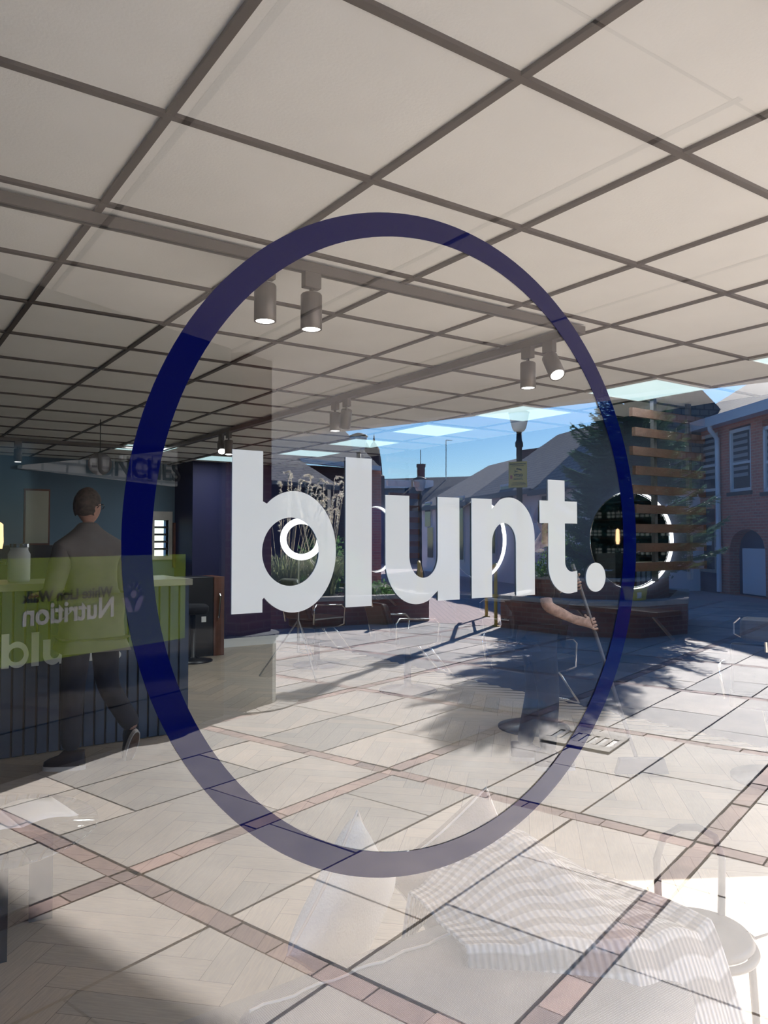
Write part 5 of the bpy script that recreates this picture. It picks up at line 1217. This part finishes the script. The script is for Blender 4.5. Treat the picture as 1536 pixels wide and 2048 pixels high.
# light tubular chair at the right
p = IN(1.86, 1.22, 0.014); t = thing('bistro_chair', 'slender grey tubular chair with a round seat and a tied cushion at the bottom right', 'chair', p)
mb = MB(); mb.lathe([(0, 0.44), (0.125, 0.44), (0.135, 0.452), (0.125, 0.468), (0, 0.475)], p, 32); mb.build('seat_cushion', M['track'], t, smooth=True)
mb = MB(); mb.tube([p+Vector((0.135*math.cos(a), 0.135*math.sin(a), 0.432)) for a in [2*PI*i/40 for i in range(40)]], 0.011, 8, close=True); mb.build('seat_ring', M['track'], t, smooth=True)
for a in (0.6, 2.2, 3.8, 5.4):
    d = Vector((math.cos(a), math.sin(a), 0)); mb = MB(); mb.tube([p+d*0.125+Vector((0, 0, 0.43)), p+d*0.15], 0.010, 8); mb.build('leg', M['track'], t)
bd = R0.copy(); mb = MB(); c0 = p+Vector((0.05, 0.06, 0)); mb.tube([c0-bd*0.085+Vector((0, 0, 0.43)), c0-bd*0.09+Vector((0, 0, 0.62)), c0-bd*0.07+Vector((0, 0, 0.68)), c0-bd*0.025+Vector((0, 0, 0.705)), c0+bd*0.025+Vector((0, 0, 0.705)), c0+bd*0.07+Vector((0, 0, 0.68)), c0+bd*0.09+Vector((0, 0, 0.62)), c0+bd*0.085+Vector((0, 0, 0.43))], 0.010, 10); mb.build('back_loop', M['dark'], t, smooth=True)
mb = MB(); 
for s in (-1, 1):
    mb.tube([p+Vector((0.11, -0.09, 0.45)), p+Vector((0.11, -0.09, 0.45))+R0*(0.04*s+0.02)+Vector((0, 0, 0.02)), p+Vector((0.11, -0.09, 0.45))+R0*(0.05*s+0.02)+Vector((0, 0, -0.05))], 0.004, 5)
mb.build('bow_tie', M['track'], t)

# ================================================================== PEOPLE
def xf(J, mtx): return {k: (mtx @ Vector(v[0]), v[1]) for k, v in J.items()}
def head(c, s, mtx3, m_skin, parent, faceonly=True):
    """skull with jaw, nose, ears, eye sockets; face looks along local +y"""
    bm = bmesh.new(); bmesh.ops.create_icosphere(bm, subdivisions=4, radius=1.0)
    for v in bm.verts:
        x, y, z = v.co; X, Y, Z = x*0.077, y*0.098, z*0.118
        if z < 0: X *= 1-0.30*(-z)**1.3; Y = Y*(1-0.10*(-z)) + (0.012*(-z) if y > 0 else -0.02*z*y*-1)
        if y > 0.55 and -0.25 < z < 0.25: Y -= 0.006*(1-abs(z)/0.25)*(1 if 0.15 < abs(x) < 0.55 else 0)
        nx = abs(x); nose = math.exp(-(x/0.13)**2)*math.exp(-((z+0.22)/0.20)**2) if y > 0 else 0; Y += 0.026*nose
        mouth = math.exp(-(x/0.3)**2)*math.exp(-((z+0.52)/0.06)**2) if y > 0 else 0; Y += 0.006*mouth
        for sg in (-1, 1):
            ear = math.exp(-((x-sg*0.98)/0.14)**2)*math.exp(-((y+0.05)/0.16)**2)*math.exp(-((z+0.08)/0.24)**2); X += sg*0.022*ear
        v.co = Vector(c)+mtx3 @ (Vector((X, Y, Z))*s)
    me = bpy.data.meshes.new('head'); bm.to_mesh(me); bm.free(); return me
def join_mesh(ms):
    bm = bmesh.new()
    for m in ms: bm.from_mesh(m)
    me = bpy.data.meshes.new('body'); bm.to_mesh(me); bm.free(); return me
def grip_hand(J, E, tag_, wrist, c, axis, pal, r=0.014, s=1.0):
    """adds palm and five fingers closed round a rod; axis = rod direction (index side up), pal = direction from rod to the palm"""
    axis = Vector(axis).normalized(); pal = Vector(pal); pal = (pal-axis*pal.dot(axis)).normalized(); side = axis.cross(pal).normalized()
    c = Vector(c)
    J[tag_+'palm'] = (Vector(wrist).lerp(c+pal*0.030, 0.72), (0.036*s, 0.020*s)); E.append((tag_+'wrist', tag_+'palm'))
    for k, (nm, ln) in enumerate((('index', 1.0), ('middle', 1.08), ('ring', 1.0), ('little', 0.82))):
        off = (1.5-k)*0.021*s
        rad = (r+0.009)*1.05; prev = tag_+'palm'
        for q, a in enumerate((0.15, 1.15, 2.15, 3.05)):
            a *= ln if q else 1
            rr = rad+0.012*(1 if q == 0 else 0.25 if q == 1 else 0)
            P = c+axis*off+pal*(rr*math.cos(a))+side*(rr*math.sin(a)); n_ = tag_+nm+str(q); J[n_] = (P, (0.0098*s*(1-0.08*q)*(0.85 if nm == 'little' else 1),)*2); E.append((prev, n_)); prev = n_
    prev = tag_+'palm'
    for q, a in enumerate((-0.35, -1.3, -2.1)):
        P = c+axis*(0.045+0.012*q)*s+pal*((r+0.014)*math.cos(a))+side*((r+0.014)*math.sin(a)); n_ = tag_+'thumb'+str(q); J[n_] = (P, (0.0108*s*(1-0.1*q),)*2); E.append((prev, n_)); prev = n_

# --- man with glasses standing at the counter, seen from behind
mp_ = IN(1.31, 5.33, 0.014); MR = Matrix.Translation(mp_) @ Matrix.Rotation(0.35, 4, 'Z')
man = thing('person', 'person in grey jacket and glasses standing at the counter with head turned right', 'person', mp_)
J = {'pelvis': ((0, 0, 0.95), (0.155, 0.115)), 'waist': ((0, 0, 1.10), (0.150, 0.11)), 'chest': ((0, 0.03, 1.32), (0.175, 0.12)), 'upch': ((0, 0.04, 1.46), (0.12, 0.085)), 'neck': ((0, 0.06, 1.56), (0.056, 0.056)), 'nk2': ((0.01, 0.075, 1.62), (0.055, 0.055))}
E = [('pelvis', 'waist'), ('waist', 'chest'), ('chest', 'upch'), ('upch', 'neck'), ('neck', 'nk2')]
for s, nm in ((-1, 'L'), (1, 'R')):
    J['sh'+nm] = ((s*0.195, 0.03, 1.42), (0.066, 0.066)); J['el'+nm] = ((s*0.26, 0.04, 1.15), (0.047, 0.047)); J[nm+'wrist'] = ((s*0.19, 0.26, 1.12), (0.028, 0.024))
    E += [('upch', 'sh'+nm), ('sh'+nm, 'el'+nm), ('el'+nm, nm+'wrist')]
    J[nm+'palm'] = ((s*0.175, 0.32, 1.125), (0.036, 0.018)); E.append((nm+'wrist', nm+'palm'))
    for k, (fn_, ln) in enumerate((('i', .085), ('m', .092), ('r', .086), ('l', .068))):
        x = s*(0.150+0.018*k); prev = nm+'palm'
        for q in range(3): n_ = nm+fn_+str(q); J[n_] = ((x, 0.36+ln*(q)/2*0.9, 1.125-0.008*q*q), (0.009-0.0006*q,)*2); E.append((prev, n_)); prev = n_
    prev = nm+'palm'
    for q in range(2): n_ = nm+'t'+str(q); J[n_] = ((s*(0.135-0.02*q), 0.325+0.03*q, 1.122), (0.0105-0.001*q,)*2); E.append((prev, n_)); prev = n_
J['hipL'] = ((-0.10, 0, 0.88), (0.098, 0.098)); J['knL'] = ((-0.11, 0.04, 0.50), (0.062, 0.062)); J['anL'] = ((-0.13, 0.02, 0.10), (0.042, 0.042))
J['hipR'] = ((0.10, 0, 0.88), (0.098, 0.098)); J['knR'] = ((0.14, 0.03, 0.50), (0.062, 0.062)); J['anR'] = ((0.20, -0.20, 0.22), (0.042, 0.042))
E += [('pelvis', 'hipL'), ('hipL', 'knL'), ('knL', 'anL'), ('pelvis', 'hipR'), ('hipR', 'knR'), ('knR', 'anR')]
JW = xf(J, MR); JB = {k: ((v[0], tuple(a*0.80 for a in v[1])) if k in ('pelvis', 'waist', 'chest', 'upch', 'hipL', 'hipR', 'knL', 'knR') else v) for k, v in JW.items()}; bodym = skin_mesh(JB, E, 'pelvis', 2)
HC = MR @ Vector((0.02, 0.09, 1.715)); H3 = (MR.to_3x3() @ Matrix.Rotation(-1.15, 3, 'Z'))
hd = head(HC, 1.0, H3, None, None); bj = join_mesh([bodym, hd]); finish_mesh('body', bj, M['skin'], man, smooth=True)
def inflate(J, names, k, extra=0.0, taper=None):
    out = {}
    for n in names:
        p, r = J[n]; r = r if isinstance(r, (tuple, list)) else (r, r); out[n] = (p, tuple(a*k+extra for a in r))
    return out
cn = ['pelvis', 'waist', 'chest', 'upch', 'neck', 'shL', 'elL', 'shR', 'elR', 'Lwrist', 'Rwrist']
JJ = inflate(JW, cn, 1.0, 0.018); JJ['neck'] = (JW['neck'][0]+Vector((0, 0, 0.015)), (0.074, 0.074))
JJ['hem'] = (JW['pelvis'][0]-Vector((0, 0, .10)), (0.218, 0.165)); JJ['pelvis'] = (JW['pelvis'][0], (0.215, 0.165)); JJ['collar'] = (JW['neck'][0]+Vector((0, 0, 0.055)), (0.074, 0.074)); EJ = [e for e in E if e[0] in JJ and e[1] in JJ]+[('pelvis', 'hem'), ('neck', 'collar')]; finish_mesh('jacket', skin_mesh(JJ, EJ, 'pelvis', 2), M['jacket'], man, smooth=True)
tn = ['pelvis', 'hipL', 'knL', 'anL', 'hipR', 'knR', 'anR']; JT = inflate(JW, tn, 1.0, 0.016); JT['pelvis'] = (JW['pelvis'][0]-Vector((0, 0, .06)), (0.11, 0.09)); JT['anL'] = (JW['anL'][0], (0.066, 0.066)); JT['anR'] = (JW['anR'][0], (0.066, 0.066))
finish_mesh('trousers', skin_mesh(JT, [e for e in E if e[0] in JT and e[1] in JT], 'pelvis', 2), M['trouser'], man, smooth=True)
def shoe(par, mtx):
    def loop(z, k): return [Vector((0.040*k*math.copysign(abs(math.cos(a))**0.8, math.cos(a)), 0.045+0.135*k*math.sin(a), z)) for a in [2*PI*i/28 for i in range(28)]]
    mb = MB(); L0 = loop(0, 1.0); L1 = loop(0.028, 1.0); n = 28
    vs = [mtx @ p for p in L0+L1]; mb.add(vs, [tuple(range(n-1, -1, -1)), tuple(range(n, 2*n))]+[(i, (i+1) % n, n+(i+1) % n, n+i) for i in range(n)]); so = mb.build('sole', M['sole'], par)
    mb = MB(); L2 = [p*0.9 for p in loop(-0.002, 1.0)]; mb.add([mtx @ Vector((p.x*.92, p.y, -0.002)) for p in L2]+[mtx @ Vector((p.x*.92, p.y, 0.001)) for p in L2], [tuple(range(n-1, -1, -1)), tuple(range(n, 2*n))]+[(i, (i+1) % n, n+(i+1) % n, n+i) for i in range(n)]); mb.build('tread', M['solebrick'], par)
    mb = MB()
    rings = [(0.028, 0.98, 0, 1), (0.055, 0.96, -0.002, 1), (0.075, 0.85, -0.018, 0.9), (0.095, 0.62, -0.045, 0.85), (0.125, 0.50, -0.062, 0.9)]
    vs = []
    for z, k, dy, kx in rings: vs += [mtx @ Vector((p.x*kx, p.y+dy, z)) for p in loop(z, k)]
    mb.add(vs, [(r*n+i, r*n+(i+1) % n, (r+1)*n+(i+1) % n, (r+1)*n+i) for r in range(len(rings)-1) for i in range(n)]+[tuple(range(4*n, 5*n))]); mb.build('shoe', M['shoe'], par, smooth=True)
shoe(man, MR @ Matrix.Translation((-0.135, 0.0, 0.0)) @ Matrix.Rotation(0.75, 4, 'Z'))
shoe(man, MR @ Matrix.Translation((0.205, -0.19, 0.13)) @ Matrix.Rotation(-0.1, 4, 'Z') @ Matrix.Rotation(-1.12, 4, 'X'))
# hair cap
bm = bmesh.new(); bmesh.ops.create_icosphere(bm, subdivisions=4, radius=1.0)
dele = [v for v in bm.verts if (v.co.z < -0.05+0.75*max(0, v.co.y) and v.co.y > -0.25) or v.co.z < -0.55 or (v.co.y > 0.72 and v.co.z < 0.75)]
bmesh.ops.delete(bm, geom=dele, context='VERTS')
rr = random.Random(2)
for v in bm.verts: x, y, z = v.co; k = 1.06+0.03*rr.random(); v.co = HC+H3 @ Vector((x*0.080*k, y*0.102*k-0.004, z*0.121*k+0.004))
me = bpy.data.meshes.new('hair'); bm.to_mesh(me); bm.free(); o = finish_mesh('hair', me, M['hair'], man, smooth=True); o.modifiers.new('t', 'SOLIDIFY').thickness = 0.01
mb = MB()
def HL(x, y, z): return HC+H3 @ Vector((x, y, z))
for s in (-1, 1):
    mb.tube([HL(s*0.034+0.024*math.cos(a), 0.108-0.006*abs(math.cos(a)), 0.006+0.017*math.sin(a)) for a in [2*PI*i/20 for i in range(20)]], 0.0026, 6, close=True)
    mb.tube([HL(s*0.058, 0.102, 0.012), HL(s*0.078, 0.06, 0.012), HL(s*0.090, -0.01, 0.008), HL(s*0.088, -0.03, -0.01)], 0.0026, 6)
mb.tube([HL(-0.012, 0.113, 0.010), HL(0.012, 0.113, 0.010)], 0.0024, 6); mb.build('glasses', M['black'], man, smooth=True)

# --- person in black holding a pole, right of the word
up_ = at(1158, 1168, 5.05); lo_ = at(1186, 1250, 4.98); ft = at(1283, 1556, 4.88); ft.z = 0.03
pole_d = (up_-lo_).normalized(); lo_ = ft+(up_-ft)*((lo_.z-ft.z)/(up_.z-ft.z)); pole_d = (up_-ft).normalized(); top = ft+pole_d*((up_.z+0.10)/pole_d.z)
bz = thing('broom', 'long thin grey pole of a broom gripped by the person in black', 'broom', ft)
mb = MB(); mb.tube([ft+pole_d*0.10, top], 0.0125, 12); mb.build('pole', M['curtaingrey'], bz, smooth=True)
mb = MB(); d1 = R0; mb.hexa([ft+d1*-.17+F0*-.02, ft+d1*.17+F0*-.02, ft+d1*.17+F0*.02, ft+d1*-.17+F0*.02], [ft+d1*-.14+F0*-.02+Vector((0, 0, .10)), ft+d1*.14+F0*-.02+Vector((0, 0, .10)), ft+d1*.14+F0*.02+Vector((0, 0, .10)), ft+d1*-.14+F0*.02+Vector((0, 0, .10))]); mb.build('brush_head', M['curtaingrey'], bz, bevel=0.005)
pb = at(1075, 1240, 5.12); pb.z = 0.014
pr = thing('person', 'person in black clothes with tattooed forearms holding the broom pole with both hands', 'person', pb)
fx = R0.copy(); fy = F0.copy()                       # faces to the right of the view; local right = towards the camera
def PL_(x, y, z): return pb+fx*y+(-fy)*x+Vector((0, 0, z))     # x: to the near side, y: forward, z: up
J = {'pelvis': (PL_(0, 0, 0.93), (0.145, 0.11)), 'waist': (PL_(0, 0, 1.07), (0.125, 0.10)), 'chest': (PL_(0, 0.02, 1.27), (0.15, 0.11)), 'upch': (PL_(0, 0.03, 1.40), (0.105, 0.08)), 'neck': (PL_(0, 0.05, 1.49), (0.05, 0.05)), 'nk2': (PL_(0, 0.07, 1.55), (0.05, 0.05))}
E = [('pelvis', 'waist'), ('waist', 'chest'), ('chest', 'upch'), ('upch', 'neck'), ('neck', 'nk2')]
wN = at(1146, 1238, 4.93); eN = at(1092, 1212, 4.86)
wF = up_+(PL_(-0.16, 0.10, 1.16)-up_).normalized()*0.085
J['shN'] = (PL_(0.17, 0.02, 1.37), (0.055, 0.055)); J['elN'] = (eN, (0.043, 0.043)); J['fN'] = (eN.lerp(wN, 0.35), (0.040, 0.038)); J['Nwrist'] = (wN, (0.030, 0.025))
J['shF'] = (PL_(-0.17, 0.02, 1.37), (0.055, 0.055)); J['elF'] = (PL_(-0.20, 0.06, 1.10), (0.041, 0.041)); J['Fwrist'] = (wF, (0.028, 0.024))
E += [('upch', 'shN'), ('shN', 'elN'), ('elN', 'fN'), ('fN', 'Nwrist'), ('upch', 'shF'), ('shF', 'elF'), ('elF', 'Fwrist')]
grip_hand(J, E, 'N', wN, lo_, pole_d, (wN-lo_).normalized()*0.45-fy*0.9, 0.0125, 1.05)
grip_hand(J, E, 'F', wF, up_, pole_d, (wF-up_), 0.0125, 0.95)
for s, nm in ((1, 'L'), (-1, 'R')):
    J['hip'+nm] = (PL_(s*0.095, 0, 0.86), (0.092, 0.092)); J['kn'+nm] = (PL_(s*0.10, 0.03+0.02*s, 0.48), (0.06, 0.06)); J['an'+nm] = (PL_(s*0.10, -0.02+0.06*s, 0.09), (0.04, 0.04))
    E += [('pelvis', 'hip'+nm), ('hip'+nm, 'kn'+nm), ('kn'+nm, 'an'+nm)]
bm_ = skin_mesh({k: ((v[0], tuple(a*0.8 for a in v[1])) if k in ('pelvis', 'waist', 'chest', 'upch', 'hipL', 'hipR', 'knL', 'knR') else v) for k, v in J.items()}, E, 'pelvis', 2); HC2 = PL_(0, 0.085, 1.64)
H32 = Matrix((tuple(-fy), tuple(fx), (0, 0, 1))).transposed(); hd = head(HC2, 0.96, H32 @ Matrix.Rotation(-0.35, 3, 'X'), None, None)
finish_mesh('body', join_mesh([bm_, hd]), M['tattoo'], pr, smooth=True)
JJ = inflate(J, ['pelvis', 'waist', 'chest', 'upch', 'neck', 'shN', 'elN', 'shF', 'elF'], 1.0, 0.018); JJ['neck'] = (J['neck'][0]-Vector((0, 0, .03)), (0.06, 0.06)); JJ['elN'] = (J['elN'][0].lerp(J['shN'][0], 0.08), (0.058, 0.058))
JJ['hem'] = (J['pelvis'][0]-Vector((0, 0, .09)), (0.17, 0.14)); JJ['pelvis'] = (J['pelvis'][0], (0.17, 0.14))
finish_mesh('black_top', skin_mesh(JJ, [e for e in E if e[0] in JJ and e[1] in JJ]+[('pelvis', 'hem')], 'pelvis', 2), M['blackmat'], pr, smooth=True)
JT = inflate(J, ['pelvis', 'hipL', 'knL', 'anL', 'hipR', 'knR', 'anR'], 1.0, 0.016); finish_mesh('trousers', skin_mesh(JT, [e for e in E if e[0] in JT and e[1] in JT], 'pelvis', 2), M['blackmat'], pr, smooth=True)
bm = bmesh.new(); bmesh.ops.create_icosphere(bm, subdivisions=4, radius=1.0)
bmesh.ops.delete(bm, geom=[v for v in bm.verts if (v.co.z < -0.05+0.75*max(0, v.co.y) and v.co.y > -0.25) or v.co.z < -0.6 or (v.co.y > 0.72 and v.co.z < 0.75)], context='VERTS')
for v in bm.verts: x, y, z = v.co; v.co = HC2+H32 @ Matrix.Rotation(-0.35, 3, 'X') @ Vector((x*0.082, y*0.104-0.004, z*0.122+0.004))
me = bpy.data.meshes.new('hair'); bm.to_mesh(me); bm.free(); o = finish_mesh('hair', me, M['blackmat'], pr, smooth=True); o.modifiers.new('t', 'SOLIDIFY').thickness = 0.01
for s, dy in ((1, 0.04), (-1, -0.08)):
    B = PL_(s*0.105, dy, 0.0); Mx = Matrix(((-fy.x, fx.x, 0, B.x), (-fy.y, fx.y, 0, B.y), (0, 0, 1, B.z), (0, 0, 0, 1))); shoe(pr, Mx)
